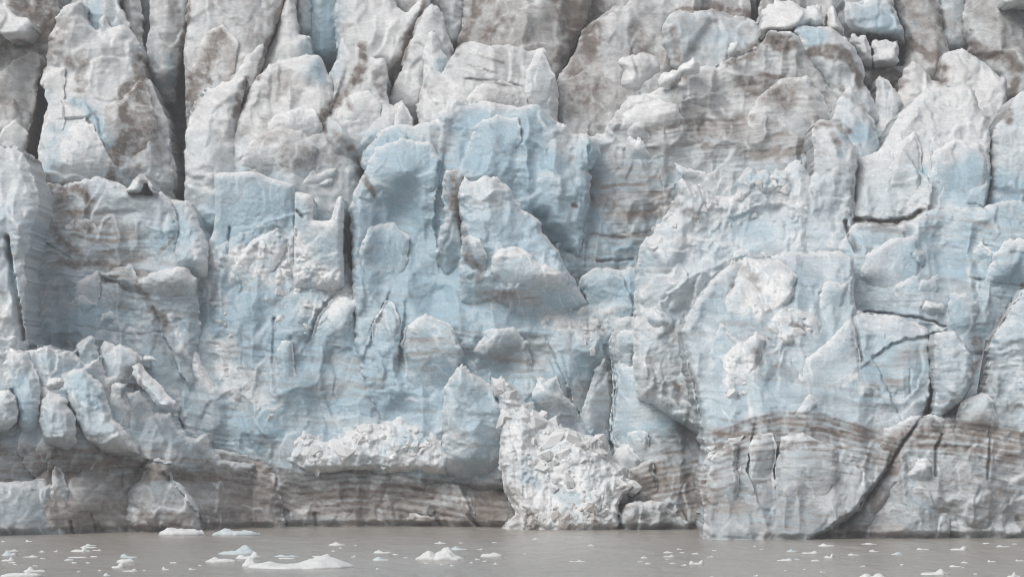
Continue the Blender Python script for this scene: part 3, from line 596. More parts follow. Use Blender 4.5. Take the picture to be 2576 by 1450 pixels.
# third row: the high grey peak, the blue centre, the right towers
S(TOW, "huge grey layered ice wall rising to the dirty peak, right of centre", "ice cliff", (424.5, 443), "1440,380 1478,345 1520,335 1530,310 1545,295 1555,270 1580,242 1610,236 1640,232 1664,222 1712,206 1716,184 1760,166 1800,165 1835,141 1870,130 1905,115 1925,100 1930,82 1960,75 1990,78 2001,86 2016,106 2036,131 2061,166 2077,191 2087,216 2112,226 2127,251 2134,292 2130,380 2090,520 2040,640 1900,720 1820,820 1420,820 1380,740 1330,640 1290,500 1380,420", (.09, .12, 0, .36), strata=1.1, tilt=.08, T=1.0, k=.22, low=1.6, key="peak", xs=0.0)  # own grey, with extra silt tone painting in the wall's shade
S("ice_boulder", "bright white rounded boulder on the crest left of the grey peak, lower one", "ice boulder", (437, 437), "1655,197 1670,181 1690,176 1710,178 1717,190 1706,212 1680,223 1657,216", (0, .03, .7, 0), loose=True, fac=.3, strata=.1, T=.9)
S("ice_boulder", "bright white boulder on the crest left of the grey peak, upper one", "ice boulder", (437.5, 437.5), "1708,176 1722,162 1735,152 1745,145 1756,158 1757,180 1735,188 1716,188", (0, .03, .7, 0), loose=True, fac=.3, strata=.1, T=.9)
S("ice_boulder", "small angular white block perched near the top of the grey peak", "ice boulder", (439, 439), "1828,132 1834,108 1856,106 1863,120 1871,136 1858,144 1832,142", (0, .03, .6, 0), loose=True, fac=.6, strata=.1, T=.9)
S(PIN, "pale blue twin pinnacle right of the brown-capped turret", "ice pinnacle", (420, 430), "2086,420 2092,300 2110,244 2138,214 2152,232 2166,252 2186,290 2203,322 2212,362 2200,430 2150,470 2100,470", (.03, .5, .15, .02), T=1.3, tilt=.6)
S(TOW, "big white ice tower with a blue lower right side, far right", "ice tower", (410, 426), "2120,640 2136,540 2142,470 2150,402 2186,390 2216,376 2236,330 2261,290 2290,260 2310,240 2321,228 2360,220 2400,220 2421,215 2446,226 2456,246 2469,276 2481,302 2488,350 2492,400 2489,450 2482,500 2480,640", (.02, .12, .3, .02), strata=.8, tilt=-.12, T=1.1, k=.25, key="white")
S(WAL, "bluish layered ice wall along the right edge of the frame", "ice cliff", (407, 425), "2474,700 2470,524 2488,450 2493,345 2512,302 2540,266 2556,240 2572,226 2700,195 2700,900 2480,900", (.03, .3, .08, .06), strata=1.0)
S(TOW, "big blue ice tower with ragged crest at the centre", "ice tower", (412, 433), "960,1240 915,1000 892,860 884,640 880,580 878,520 892,470 908,442 916,430 903,405 915,375 935,350 960,325 985,315 1020,312 1040,318 1055,310 1085,308 1096,304 1101,285 1130,262 1145,250 1156,247 1172,253 1186,252 1196,249 1226,255 1265,262 1300,270 1320,265 1346,262 1356,263 1376,285 1396,303 1406,308 1426,315 1434,326 1442,336 1470,338 1500,348 1512,385 1480,430 1488,490 1470,560 1462,640 1452,700 1470,752 1530,765 1600,800 1600,900 1570,1000 1560,1240", (.04, .42, .05, .06), T=1.0, k=.3, low=1.4, key="blue", sink=(.05, 1.0), strata=.9, tilt=-.1, grooves=[("1350,570 1400,635 1448,712", 60, 4.0), ("1412,655 1448,712", 40, 3.5), ("1010,540 1070,630 1115,720", 110, 2.8)])
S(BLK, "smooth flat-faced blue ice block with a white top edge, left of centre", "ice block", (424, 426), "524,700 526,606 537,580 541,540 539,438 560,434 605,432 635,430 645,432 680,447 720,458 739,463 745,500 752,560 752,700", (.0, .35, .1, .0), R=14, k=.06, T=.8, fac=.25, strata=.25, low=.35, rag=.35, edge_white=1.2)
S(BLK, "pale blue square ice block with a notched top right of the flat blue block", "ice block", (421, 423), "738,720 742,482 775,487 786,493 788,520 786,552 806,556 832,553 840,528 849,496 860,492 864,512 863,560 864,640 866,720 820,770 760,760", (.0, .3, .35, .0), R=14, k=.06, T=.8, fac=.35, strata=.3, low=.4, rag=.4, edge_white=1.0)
S(TOW, "grey dirty ice dome with a dark brown top left corner, left", "ice tower", (413, 425), "40,960 50,700 58,620 80,560 100,520 108,500 105,460 122,455 150,462 200,455 225,445 245,442 270,450 300,460 325,475 340,488 350,490 385,495 405,485 420,495 432,510 441,540 449,580 452,632 472,650 492,700 505,800 500,950 470,1100 400,1200 60,1000", (.04, .16, .03, .17), strata=1.0, tilt=-.08, T=1.0, k=.25, low=1.2, key="dome")
S(SLB, "small leaning ice slabs meeting in a peak on the grey dome's crest", "ice slab", (422, 423), "318,482 330,462 352,435 362,437 364,446 372,450 385,475 398,488 388,492 378,478 367,458 352,482 338,492", (.12, .02, .35, .1), fac=.5, k=.1)
S(BLK, "rounded bluish ice shoulder behind the right end of the grey dome", "ice block", (419, 427), "425,500 450,503 475,511 490,540 506,580 523,612 524,700 440,700", (.02, .3, .15, .06), T=1.1)
S(TOW, "dark ridge of dirty ice splitting the blue centre tower", "ice tower", (420, 424.5), "1112,462 1120,428 1145,420 1163,441 1166,490 1171,522 1163,560 1171,600 1186,650 1201,700 1216,770 1180,800 1120,740 1098,650 1104,590 1119,540 1112,500", (.12, .25, .0, .3), T=.4, sink=(.7, 5.0), R=16, k=.12)
S(TOW, "light blue ice shoulder edged by the deep V-shaped gap", "ice tower", (417, 422.5), "1150,800 1158,560 1152,490 1166,440 1180,456 1200,455 1220,441 1250,450 1286,476 1293,500 1311,526 1346,546 1361,561 1363,586 1386,611 1406,636 1416,661 1431,690 1451,726 1478,760 1420,840 1290,850 1180,830", (.02, .5, .14, .02), T=.9, key="shoulder", sink=(.4, 5.0))
S(TOW, "white rounded ice buttress at the left edge of the frame", "ice tower", (394, 408), "-120,345 0,361 36,370 61,390 76,420 84,452 95,482 96,515 87,560 77,602 64,645 62,702 62,760 66,860 60,960 -120,960", (.04, .1, .25, .08), T=1.2, key="leftedge")
S(TOW, "brown-capped white ice turret with a dark split at its foot, right", "ice tower", (408, 419), "2010,700 2022,480 2046,440 2046,380 2041,345 2049,310 2061,301 2090,300 2111,321 2131,341 2151,371 2162,388 2150,470 2146,545 2152,640 2146,720", (.1, .1, .12, .12), T=.9)
# the broad lower face
S(WAL, "broad blue-grey layered ice face below the centre tower", "ice cliff", (411, 427), "430,960 440,780 470,670 490,616 500,611 512,640 540,625 640,560 700,556 760,620 870,640 896,770 930,900 960,1050 1000,1150 1100,1190 1300,1200 1450,1150 1540,1000 1560,790 1720,840 1740,1000 1780,1200 1780,1390 640,1390 560,1250 470,1150", (.02, .27, .02, .14), strata=1.1, tilt=-.1, low=1.4, T=1.0, k=.12, key="face")
S(BLK, "light blue broken ice heap at the foot of the V-shaped gap", "ice block", (421, 424), "1452,745 1456,712 1466,691 1490,676 1530,672 1560,680 1600,672 1660,690 1650,760 1620,850 1560,860 1500,840 1470,780", (.04, .45, .2, .05), fac=2.2, T=.5)
S(TOW, "crumbly white and blue ice ridge climbing to two rounded knobs, right", "ice tower", (405, 418), "1590,900 1598,700 1602,660 1611,621 1626,600 1645,590 1651,575 1661,560 1676,540 1691,510 1703,490 1700,460 1712,447 1725,455 1740,465 1756,468 1776,478 1801,492 1812,495 1845,495 1855,481 1849,460 1863,440 1876,421 1890,425 1900,430 1930,432 1941,441 1951,430 1971,425 1986,412 2001,402 2016,405 2021,425 2031,441 2056,470 2100,560 2150,640 2160,900 1900,1150 1770,1100 1600,1000", (.07, .16, .38, .04), fac=1.5, T=1.1, key="ridge", low=1.2, sink=(.3, 3.0), R=30)
S(WAL, "layered blue-grey ice column left of the great right buttress", "ice cliff", (404, 418), "1530,860 1545,800 1602,792 1682,800 1702,850 1727,920 1752,980 1762,1050 1778,1120 1790,1200 1800,1390 1556,1390 1557,1260 1600,1228 1552,1150 1535,1092 1541,1000 1540,940", (.05, .12, .02, .3), strata=1.4, tilt=.14, key="column")
S(WAL, "low pale ice foot at the waterline left of the great right buttress", "ice cliff", (401, 402), "1556,1390 1560,1300 1580,1262 1640,1258 1672,1262 1690,1275 1715,1290 1732,1310 1742,1328 1760,1312 1776,1308 1790,1390", (.03, .1, .08, .3), T=1.0, strata=.6)
S(WAL, "upper right layered ice face behind the great buttress", "ice cliff", (384, 412), "2060,760 2120,600 2150,560 2250,562 2310,545 2340,520 2420,520 2475,524 2490,510 2700,505 2700,1390 2000,1390", (.03, .24, .06, .12), strata=1.1, tilt=-.1, low=1.3, k=.15, key="rightface")
S(BUT, "great rounded ice buttress standing furthest into the water, right", "ice buttress", (371, 401), "1776,1400 1766,1320 1764,1200 1776,1150 1762,1080 1742,990 1727,900 1714,830 1740,770 1790,710 1850,650 2000,632 2110,630 2146,650 2150,786 2200,788 2262,800 2332,826 2341,850 2344,900 2343,970 2331,1030 2321,1060 2291,1076 2256,1120 2236,1165 2191,1230 2151,1290 2111,1312 2052,1352 2040,1400", (.03, .14, .1, .12), strata=1.2, tilt=-.07, T=.7, R=16, k=.2, low=1.2, key="buttress")
S(SLB, "curved ice slice right of the long black crack of the buttress", "ice slab", (379, 384), "2346,1045 2350,1010 2346,940 2346,870 2352,836 2400,832 2430,870 2446,905 2452,935 2446,962 2421,1012 2386,1042 2362,1068", (.03, .2, .05, .12), strata=1.2, T=1.1)
S(WAL, "layered grey ice wall at the waterline, lower right corner", "ice cliff", (377, 385), "1960,1400 2040,1310 2130,1230 2185,1140 2225,1075 2300,1045 2400,1040 2440,1018 2468,985 2485,930 2492,850 2575,725 2700,700 2700,1400", (.06, .1, .02, .22), strata=1.4, tilt=-.13, depth=4, key="rightbase", yline=[(2030, 0), (2575, 0)])
S(BLK, "triangular pale ice foot leaning under the buttress crack", "ice block", (376, 380), "2100,1400 2150,1350 2202,1262 2236,1200 2252,1160 2262,1138 2274,1136 2284,1165 2292,1195 2330,1205 2372,1250 2384,1282 2392,1320 2396,1400", (.03, .2, .06, .2), T=1.0)
S(BLK, "low crumbling ice foot at the bottom right corner", "ice block", (377, 380), "2390,1400 2394,1300 2372,1262 2382,1226 2420,1228 2462,1243 2490,1234 2520,1240 2560,1288 2700,1296 2700,1400", (.08, .12, .08, .2), T=1.1)
# lower left
WL = [(-120, -17), (0, -14), (200, -9), (490, 0), (640, 9), (1000, 7), (1300, 0.5)]
S(WAL, "sloping blue-grey ice behind the columns, lower left", "ice cliff", (400, 409), "-120,850 0,872 50,888 120,872 190,885 222,912 250,900 268,945 300,938 325,985 352,978 385,1038 428,1036 466,1095 515,1092 556,1150 640,1172 640,1260 -120,1260", (.05, .18, .05, .12), strata=1.0, tilt=-.04, key="leftslope", yline=WL, low=1.2, R=14, T=.5, rag=1.8, fac=1.4)
S(WAL, "dirty layered ice wall at the waterline, lower left", "ice cliff", (397.5, 405), "-120,1118 0,1125 60,1135 120,1118 200,1130 300,1112 400,1122 500,1120 620,1142 700,1152 720,1400 -120,1400", (.15, .05, .0, .55), strata=1.3, tilt=-.04, key="leftbase", yline=WL, low=1.2)
S(WAL, "dark brown silt-banded ice wall at the waterline, centre", "ice cliff", (406.5, 412), "560,1130 640,1142 700,1150 740,1176 800,1196 860,1180 960,1192 1080,1200 1150,1212 1240,1218 1286,1242 1320,1300 1330,1400 560,1400", (.28, .0, 0, .75), strata=1.6, tilt=-.03, key="centrebase", yline=WL)
SLP = dict(group=None)
S(TOW, "squat layered ice column near the left edge above the dirt band", "ice tower", (389, 393), "14,1010 12,912 30,890 64,884 76,910 96,945 102,962 98,1002 97,1060 94,1130 46,1130 42,1060 44,1040 30,985", (.03, .22, .15, .08), T=.8, k=.15, fac=1.4, sink=(.3, 3.0))
S(TOW, "low rounded ice block cut by the left edge above the dirt band", "ice tower", (386, 388), "-100,975 0,982 25,978 40,1000 46,1030 42,1062 18,1085 -100,1100", (.03, .15, .2, .06), T=.8, k=.15, fac=1.4, sink=(.3, 3.0))
S(PIN, "jagged pale fin of ice below the thin dark crack at left", "ice pinnacle", (394, 398), "86,1000 88,905 91,868 101,885 130,905 146,898 171,920 191,942 202,970 203,990 165,1020 120,1020", (.03, .15, .22, .08), T=.8, k=.15, fac=1.4, sink=(.3, 3.0))
S(TOW, "stout rounded ice column under the fallen boulder, left", "ice tower", (389, 392), "98,1060 100,1010 116,988 150,987 166,1000 181,1030 187,1062 194,1110 170,1140 116,1120", (.04, .15, .15, .15), T=.8, k=.15, fac=1.4, sink=(.3, 3.0))
S(TOW, "long leaning ice column with a bluish side, lower left", "ice tower", (391, 396), "160,980 164,940 185,928 215,924 241,950 263,986 272,1022 283,1052 322,1092 352,1140 280,1150 205,1100 175,1030", (.02, .25, .18, .08), T=.8, k=.15, fac=1.4, sink=(.3, 3.0))
S("ice_boulder", "smooth oval white boulder lodged between ice columns, lower left", "ice boulder", (387, 387), "116,966 122,952 138,947 154,949 162,960 158,972 140,979 122,978", (0, .04, .5, .02), loose=True, fac=.3, strata=.1, T=.9)
S(PIN, "grey ice fin left of the notch above the fallen slab, lower left", "ice pinnacle", (400, 404), "185,900 192,868 206,854 226,848 239,848 244,870 249,900 259,925 258,970 236,1010 205,960", (.03, .15, .1, .18), T=.8, k=.15, fac=1.4, sink=(.3, 3.0))
S(PIN, "broken grey ice crest above the fallen slab, lower left", "ice pinnacle", (400, 405), "250,960 249,880 259,855 276,855 288,870 301,868 326,874 346,890 360,902 356,922 332,932 326,950 312,1000 262,1000", (.04, .1, .15, .15), T=.8, k=.15, fac=1.4, sink=(.3, 3.0))
S(SLB, "long fallen ice slab lying slantwise, lower left", "ice slab", (396, 401), "324,916 345,908 356,915 386,955 416,985 438,1010 434,1022 411,1027 371,988 345,962 330,934", (.01, .22, .35, .02), loose=True, fac=.4, T=1.1, strata=.3)
S("ice_boulder", "flat white chip of ice above the fallen slab, lower left", "ice boulder", (401, 401), "358,906 366,898 380,896 394,902 398,910 386,914 366,913", (.02, .1, .4, .02), loose=True, fac=.4, T=1.1, strata=.2)
S(BUT, "rounded hump of grey ice rising from the waterline wall, lower left", "ice buttress", (394, 397), "300,1400 318,1230 350,1210 366,1170 380,1155 400,1153 415,1160 434,1160 438,1175 434,1205 455,1222 480,1250 500,1280 500,1400", (.1, .08, .03, .35), T=1.2, strata=.8)
S(BUT, "pale blue-grey ice bench at the waterline, bottom left corner", "ice buttress", (383, 386), "-120,1400 -120,1212 0,1210 60,1212 90,1205 125,1212 140,1225 150,1260 168,1290 172,1400", (.03, .2, .08, .16), T=1.1, strata=.8, yline=[(-120, -2), (170, 2)])
# front centre
S(PIN, "pale blue pointed ice pinnacle at lower centre", "ice pinnacle", (409.5, 411), "1110,1180 1112,1060 1117,980 1130,950 1144,925 1159,911 1173,920 1181,935 1201,945 1226,965 1246,985 1266,1020 1277,1060 1278,1112 1272,1152 1262,1195 1238,1226 1200,1222 1150,1210", (.0, .38, .3, .0), T=.9, strata=.5, key="pinnacle", R=12, k=.4, fac=.6)
S(WAL, "ridge of crumbled white ice above the brown waterline wall, centre", "ice rubble ridge", (410.3, 414.5), "696,1160 740,1112 764,1070 776,1085 790,1092 800,1101 820,1105 850,1100 880,1085 900,1066 930,1055 960,1050 986,1060 1010,1045 1036,1060 1056,1060 1086,1070 1112,1055 1124,1140 1136,1200 1080,1206 960,1196 860,1186 805,1206 770,1200 738,1176", (.02, .16, .7, .0), rub=.8, T=.6, fac=1.2, key="rubridge", R=50, k=.15)
S(WAL, "great fan of crumbled white ice spilling to the water, lower centre", "ice rubble fan", (401.5, 411), "1240,968 1258,950 1276,965 1301,990 1331,1020 1361,1045 1401,1070 1481,1095 1521,1105 1536,1120 1541,1150 1561,1180 1581,1200 1608,1226 1574,1244 1558,1275 1560,1400 1236,1400 1262,1335 1300,1285 1268,1232 1254,1150 1262,1060", (.03, .12, .8, .0), rub=.8, T=.35, fac=1.2, key="fan", R=60, k=.12)
S(TOW, "smooth blue bulge of ice in the crumbled slope left of centre", "ice block", (415, 419), "580,1050 600,1010 640,985 690,1000 715,1040 722,1090 715,1130 690,1150 640,1140 605,1105", (.0, .55, .05, .02), T=.5, strata=.6, fac=.5)

# ------------------------------------------------------------------ flakes: half-detached plates on the faces of the larger bodies
def flake(host, poly, base=(0, .1, .1, .05), lift=.8, nm=None, **kw):
    nm = nm or ("crumbled_patch" if kw.get('rub') else "ice_plate")
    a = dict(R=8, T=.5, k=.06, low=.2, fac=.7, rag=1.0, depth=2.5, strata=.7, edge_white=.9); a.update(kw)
    return ice(nm, None, None, (0, 0), poly, base, host=host, lift=lift, **a)
flake("face", "783,850 790,820 805,788 822,762 850,748 880,752 902,768 884,790 870,850 850,905 800,905", (0, .1, .35, .02), 1.2)
flake("blue", "935,820 950,790 968,755 985,758 996,780 1006,802 1002,850 992,905 955,890 940,855", (0, .2, .1, .1), 1.1)
flake("blue", "1016,905 1013,860 1020,822 1040,802 1070,790 1095,804 1110,805 1130,814 1146,840 1157,866 1166,885 1155,940 1142,1010 1110,1050 1025,980", (0, .25, .05, .12), 1.3)
flake("face", "697,880 703,855 735,858 742,920 748,970 742,1010 702,990", (0, .25, .1, .05), .9)
flake("blue", "1335,1000 1350,950 1360,943 1374,960 1396,948 1412,985 1452,1030 1486,1090 1494,1130 1410,1115", (.02, .2, .05, .12), 1.3)
flake("blue", "1440,1080 1470,1010 1500,930 1520,900 1540,960 1546,1010 1536,1090 1545,1150 1480,1140", (.02, .2, .02, .2), .9)
flake("column", "1540,1090 1542,1000 1556,962 1548,925 1556,905 1582,922 1640,905 1662,962 1702,1002 1722,1100 1700,1170 1600,1160", (.04, .2, .08, .1), 1.2, strata=1.3)
flake("column", "1545,890 1548,842 1560,830 1602,830 1632,850 1642,880 1628,905 1600,915", (.02, .25, .1, .05), .9)
flake("column", "1640,880 1650,812 1682,803 1702,832 1712,882 1722,940 1692,950 1655,920", (.06, .12, .15, .1), .9)
flake("column", "1570,1260 1580,1180 1640,1150 1650,1190 1655,1240 1640,1265", (.2, .05, 0, .4), .7, strata=1.5)
flake("buttress", "1822,790 1825,750 1840,720 1852,690 1872,655 1902,643 1962,652 2004,692 1994,745 1935,800 1860,830", (.12, .05, .45, .03), .9, rub=.5)
flake("buttress", "1815,930 1830,880 1850,862 1872,860 1900,830 1922,852 1905,930 1855,980", (.1, .08, .4, .05), .9, rub=.4)
flake("buttress", "1960,1260 1948,1180 1965,1100 1985,1088 2030,1092 2060,1110 2100,1120 2110,1200 2080,1280 2000,1290", (.05, .15, .08, .2), .8, strata=1.4)
flake("buttress", "1880,1230 1885,1150 1890,1105 1910,1088 1945,1090 1952,1130 1945,1190 1950,1250 1910,1270", (.05, .1, .12, .2), 1.1)
flake("buttress", "1795,1300 1775,1220 1790,1150 1830,1105 1856,1110 1850,1180 1862,1230 1840,1300", (.1, .1, .15, .15), .9)
flake("buttress", "2000,960 2030,900 2090,850 2140,800 2160,880 2170,960 2130,1010 2050,1020", (.02, .12, .15, .08), .8)
flake("rightbase", "2285,1195 2300,1162 2325,1150 2346,1166 2350,1200 2332,1222 2302,1220", (.02, .15, .2, .05), .8)
flake("rightbase", "2400,1060 2415,1010 2470,985 2490,1000 2510,1060 2500,1110 2430,1100", (.04, .2, .1, .1), .8)
flake("rightface", "2160,700 2180,640 2240,600 2300,590 2330,640 2300,720 2220,760", (.05, .15, .15, .1), .9)
flake("rightface", "2380,800 2390,740 2430,735 2460,760 2455,830 2430,880 2390,870", (.02, .3, 0, .25), .8)
flake("rightface", "2470,720 2500,640 2560,600 2640,600 2640,700 2560,760", (.02, .25, .05, .12), .9)
flake("dome", "258,690 300,672 330,665 350,700 372,688 420,678 470,668 500,700 482,770 420,775 360,750", (.12, .02, .35, .1), 1.1, rub=.3)
flake("face", "445,800 455,805 480,850 500,900 530,950 550,990 570,1045 545,1060 505,985 470,900", (.03, .1, .4, .05), 1.0)
flake("face", "480,660 488,618 499,609 508,628 514,690 502,750 486,735", (.03, .05, .45, .05), 1.1)
flake("face", "560,720 600,640 640,600 700,570 730,600 700,660 660,720 600,770", (.02, .2, .35, .03), 1.0, rub=.3)
flake("centrebase", "1080,1400 1082,1325 1102,1290 1122,1232 1142,1210 1166,1215 1186,1262 1207,1325 1205,1400", (.2, 0, .03, .55), .9)
flake("centrebase", "985,1400 992,1305 1022,1290 1090,1300 1100,1325 1098,1400", (.15, .02, .05, .5), .8)
flake("centrebase", "650,1400 660,1340 700,1308 742,1273 790,1268 797,1330 800,1400", (.12, .05, .08, .45), .9)
flake("leftbase", "120,1240 130,1180 142,1150 155,1180 170,1230 165,1280 135,1280", (.2, .0, .15, .3), .9)
flake("twin", "96,500 100,400 106,330 118,262 112,227 101,214 113,186 131,171 160,172 166,200 159,250 161,330 171,420 182,520", (.05, .12, .15, .08), .6)
flake("twin", "170,520 168,400 172,322 190,301 215,296 232,310 252,350 272,390 292,422 304,520", (.06, .08, .22, .08), 1.4)
flake("twin", "256,420 262,300 268,262 292,252 318,236 340,214 356,190 372,230 392,300 402,380 400,460 300,470", (.25, .02, .12, .12), 1.2)
flake("flank", "-60,260 0,180 40,150 80,130 110,140 112,170 92,214 90,262 74,328 40,340", (.2, .02, .1, .15), 1.0)
flake("flank", "-60,470 0,330 40,300 72,338 62,392 60,470", (.15, .05, .1, .15), 1.0)
flake("tallgrey", "475,260 478,190 492,130 520,80 560,60 600,110 590,180 560,230 500,280", (.3, 0, .05, .15), .9)
flake("tallgrey", "560,280 585,200 620,140 660,110 664,160 642,208 610,260", (.12, .03, .2, .08), 1.0)
flake("domed", "600,470 605,400 640,340 700,320 760,330 800,370 790,450 700,500", (.2, 0, .15, .12), 1.0)
flake("domed", "655,330 690,290 760,270 800,280 810,330 780,370 700,360", (.03, .1, .4, .02), .9)
flake("debris", "985,330 1000,270 1012,258 1026,276 1036,300 1040,350 1000,370", (.06, .02, .3, .05), 1.0)
flake("debris", "845,300 860,250 890,230 930,230 960,260 950,320 900,350", (.08, .03, .25, .08), .9)
flake("striped", "1160,330 1170,250 1200,215 1260,200 1310,220 1330,270 1300,330", (.15, .02, .2, .12), .9)
flake("striped", "1310,330 1316,240 1326,180 1345,135 1365,128 1384,170 1396,200 1390,260 1360,330", (.05, .2, .2, .05), 1.2)
flake("white", "2310,520 2330,450 2350,380 2400,350 2460,360 2484,400 2482,480 2440,530", (.01, .4, .12, .02), 1.0)
flake("white", "2215,520 2230,430 2260,360 2300,330 2320,380 2318,460 2290,530", (.08, .03, .2, .1), 1.0)
flake("peak", "1555,330 1570,285 1600,262 1660,250 1700,262 1720,300 1690,350 1600,360", (.03, .06, .35, .05), 1.0)
flake("peak", "1860,330 1900,250 1960,200 2030,190 2070,240 2090,300 2050,360 1950,370", (.12, .1, .02, .2), 1.1)
flake("shoulder", "1230,690 1236,640 1262,624 1310,622 1350,650 1400,682 1425,692 1440,730 1380,760 1290,740", (.01, .15, .4, .02), 1.0)
flake("shoulder", "1165,650 1160,600 1180,590 1205,600 1225,640 1220,700 1190,720", (.02, .2, .15, .12), 1.0)
flake("blue", "1170,400 1180,350 1200,310 1250,290 1300,300 1310,350 1290,400 1240,440", (.0, .5, 0, .05), 1.0)
flake("blue", "920,470 925,410 950,370 1010,350 1080,360 1110,400 1100,480 1040,540 960,540", (.0, .5, .05, .05), 1.1)
flake("blue", "900,700 905,620 930,570 990,560 1030,600 1020,680 980,740", (.0, .45, .05, .08), 1.0)
flake("blue", "1200,960 1190,880 1220,830 1290,820 1330,860 1340,930 1300,980", (.0, .25, .02, .2), 1.0)
frng = random.Random(77)
def random_flakes(host, x0, y0, x1, y1, n, smin, smax):
    for _ in range(n):
        cx = frng.uniform(x0, x1); cy = frng.uniform(y0, y1); w = smin * (smax / smin) ** frng.random(); hh = w * frng.uniform(.7, 1.7); sk = frng.uniform(-.5, .5)
        top = sorted(frng.uniform(-.5, .5) for _ in range(frng.choice((2, 3, 4))))
        pts = [(-.5, .5), (-.55 + frng.uniform(-.1, .1), frng.uniform(-.1, .3))] + [(t_, -.5 + frng.uniform(0, .35)) for t_ in top] + [(.55 + frng.uniform(-.1, .1), frng.uniform(-.1, .3)), (.45, .5), (0, .6)]
        poly = np.array([(cx + (px - sk * py) * w, cy + py * hh) for px, py in pts])
        flake(host, poly, (frng.uniform(0, .08), frng.uniform(.05, .3), frng.uniform(0, .3), frng.uniform(0, .15)), frng.uniform(.2, .45), "ice_flake", R=5, rag=1.0, depth=1.2)
random_flakes("buttress", 1800, 720, 2100, 1020, 5, 40, 90); random_flakes("ridge", 1640, 560, 1980, 800, 7, 26, 75)
random_flakes("rightface", 2180, 600, 2560, 800, 5, 30, 90); 

random_flakes("leftslope", 30, 920, 420, 1100, 5, 40, 90); random_flakes("dome", 110, 560, 430, 800, 4, 34, 90)
random_flakes("column", 1570, 950, 1740, 1230, 4, 40, 90); 
random_flakes("peak", 1520, 280, 2000, 620, 5, 34, 90); random_flakes("striped", 1080, 150, 1380, 320, 3, 38, 80); random_flakes("domed", 620, 200, 830, 480, 3, 28, 70)

# ------------------------------------------------------------------ loose rubble too small to count
PHI = (1 + 5 ** .5) / 2
ICO = np.array([(-1, PHI, 0), (1, PHI, 0), (-1, -PHI, 0), (1, -PHI, 0), (0, -1, PHI), (0, 1, PHI), (0, -1, -PHI), (0, 1, -PHI), (PHI, 0, -1), (PHI, 0, 1), (-PHI, 0, -1), (-PHI, 0, 1)]) / 1.9
ICOF = np.array([(0, 11, 5), (0, 5, 1), (0, 1, 7), (0, 7, 10), (0, 10, 11), (1, 5, 9), (5, 11, 4), (11, 10, 2), (10, 7, 6), (7, 1, 8), (3, 9, 4), (3, 4, 2), (3, 2, 6), (3, 6, 8), (3, 8, 9), (4, 9, 5), (2, 4, 11), (6, 2, 10), (8, 6, 7), (9, 8, 1)])
def rubble(label, key, line, width, n, smin, smax, mat, seed):
    n = n // 2; x, y, Wv = SURF[key]; rng = np.random.default_rng(seed)
    pts = P(line)
    d, _ = seg_dist(x + 10 * fbm(x / 20, y / 20, seed, 3), y, pts)
    pr = np.clip(1.15 - d / width, 0, 1) * np.clip(.4 + 2.4 * fbm(x / 22, y / 22, seed + 3, 3), 0, 1)
    if pr.sum() == 0: return
    pick = rng.choice(len(x), n, p=pr / pr.sum())
    sz = .06 * (smax * 1.9 / .06) ** (rng.random(n) ** 2.6)
    V = ICO[None] * (1 + .3 * rng.standard_normal((n, 12, 1))) * sz[:, None, None] * rng.uniform(.6, 1.25, (n, 1, 3))
    an = rng.uniform(0, 6.28, n); ca, sa = np.cos(an)[:, None], np.sin(an)[:, None]
    vx = V[..., 0] * ca - V[..., 2] * sa; vz = V[..., 0] * sa + V[..., 2] * ca
    V = np.stack([vx, V[..., 1], vz], -1) + Wv[pick][:, None, :]; V[..., 1] += .35 * sz[:, None]
    f = (ICOF[None] + (np.arange(n) * 12)[:, None, None]).reshape(-1)
    ob = mesh_obj("ice_rubble", V.reshape(-1, 3), f, np.full(n * 20, 3), mat, None, False)
    ob["kind"] = "stuff"; ob["label"] = label; ob["category"] = "ice rubble"
rubble("white crumbs of ice covering the fan at lower centre", "fan", "1262,985 1330,1050 1420,1110 1500,1140 1460,1200 1350,1130 1560,1200 1520,1260", 60, 900, .10, .5, RUBBLE, 11)
rubble("dirty brown ice crumbs at the foot of the fan", "fan", "1300,1300 1400,1300 1500,1290", 34, 260, .10, .4, RUBBLE_DIRTY, 12)
rubble("white crumbs of ice on the rubble ridge, centre", "rubridge", "730,1140 800,1130 900,1090 1000,1080 1090,1100 1000,1140", 50, 600, .10, .45, RUBBLE, 13)
rubble("brownish ice crumbs lodged on the silt-banded wall", "centrebase", "890,1215 910,1200 990,1200 1040,1195 1080,1215 1030,1225", 16, 160, .10, .4, RUBBLE, 14)
rubble("white ice crumbs on the slope left of the blue tower", "face", "680,600 740,670 800,720 850,745 790,800 700,740", 46, 420, .10, .42, RUBBLE, 15)
rubble("white ice crumbs on the slope below the grey dome", "face", "500,640 540,760 580,880 600,980 660,1030", 34, 260, .10, .38, RUBBLE, 16)
rubble("white ice crumbs under the V-shaped gap", "blue", "1390,800 1450,830 1530,790 1480,860", 36, 260, .10, .4, RUBBLE, 17)
rubble("tan and white ice crumbs on the great buttress", "buttress", "1850,660 1890,690 1910,770 1990,800 1860,900 1850,960", 44, 420, .10, .45, RUBBLE, 18)
rubble("ice crumbs along the climbing white ridge", "ridge", "1620,620 1700,500 1760,540 1880,470 1960,470 1850,560", 40, 260, .10, .36, RUBBLE, 19)
rubble("brown-white ice crumbs on the flank of the great buttress", "buttress", "1790,1130 1830,1110 1850,1180 1810,1200", 26, 120, .10, .4, RUBBLE, 20)

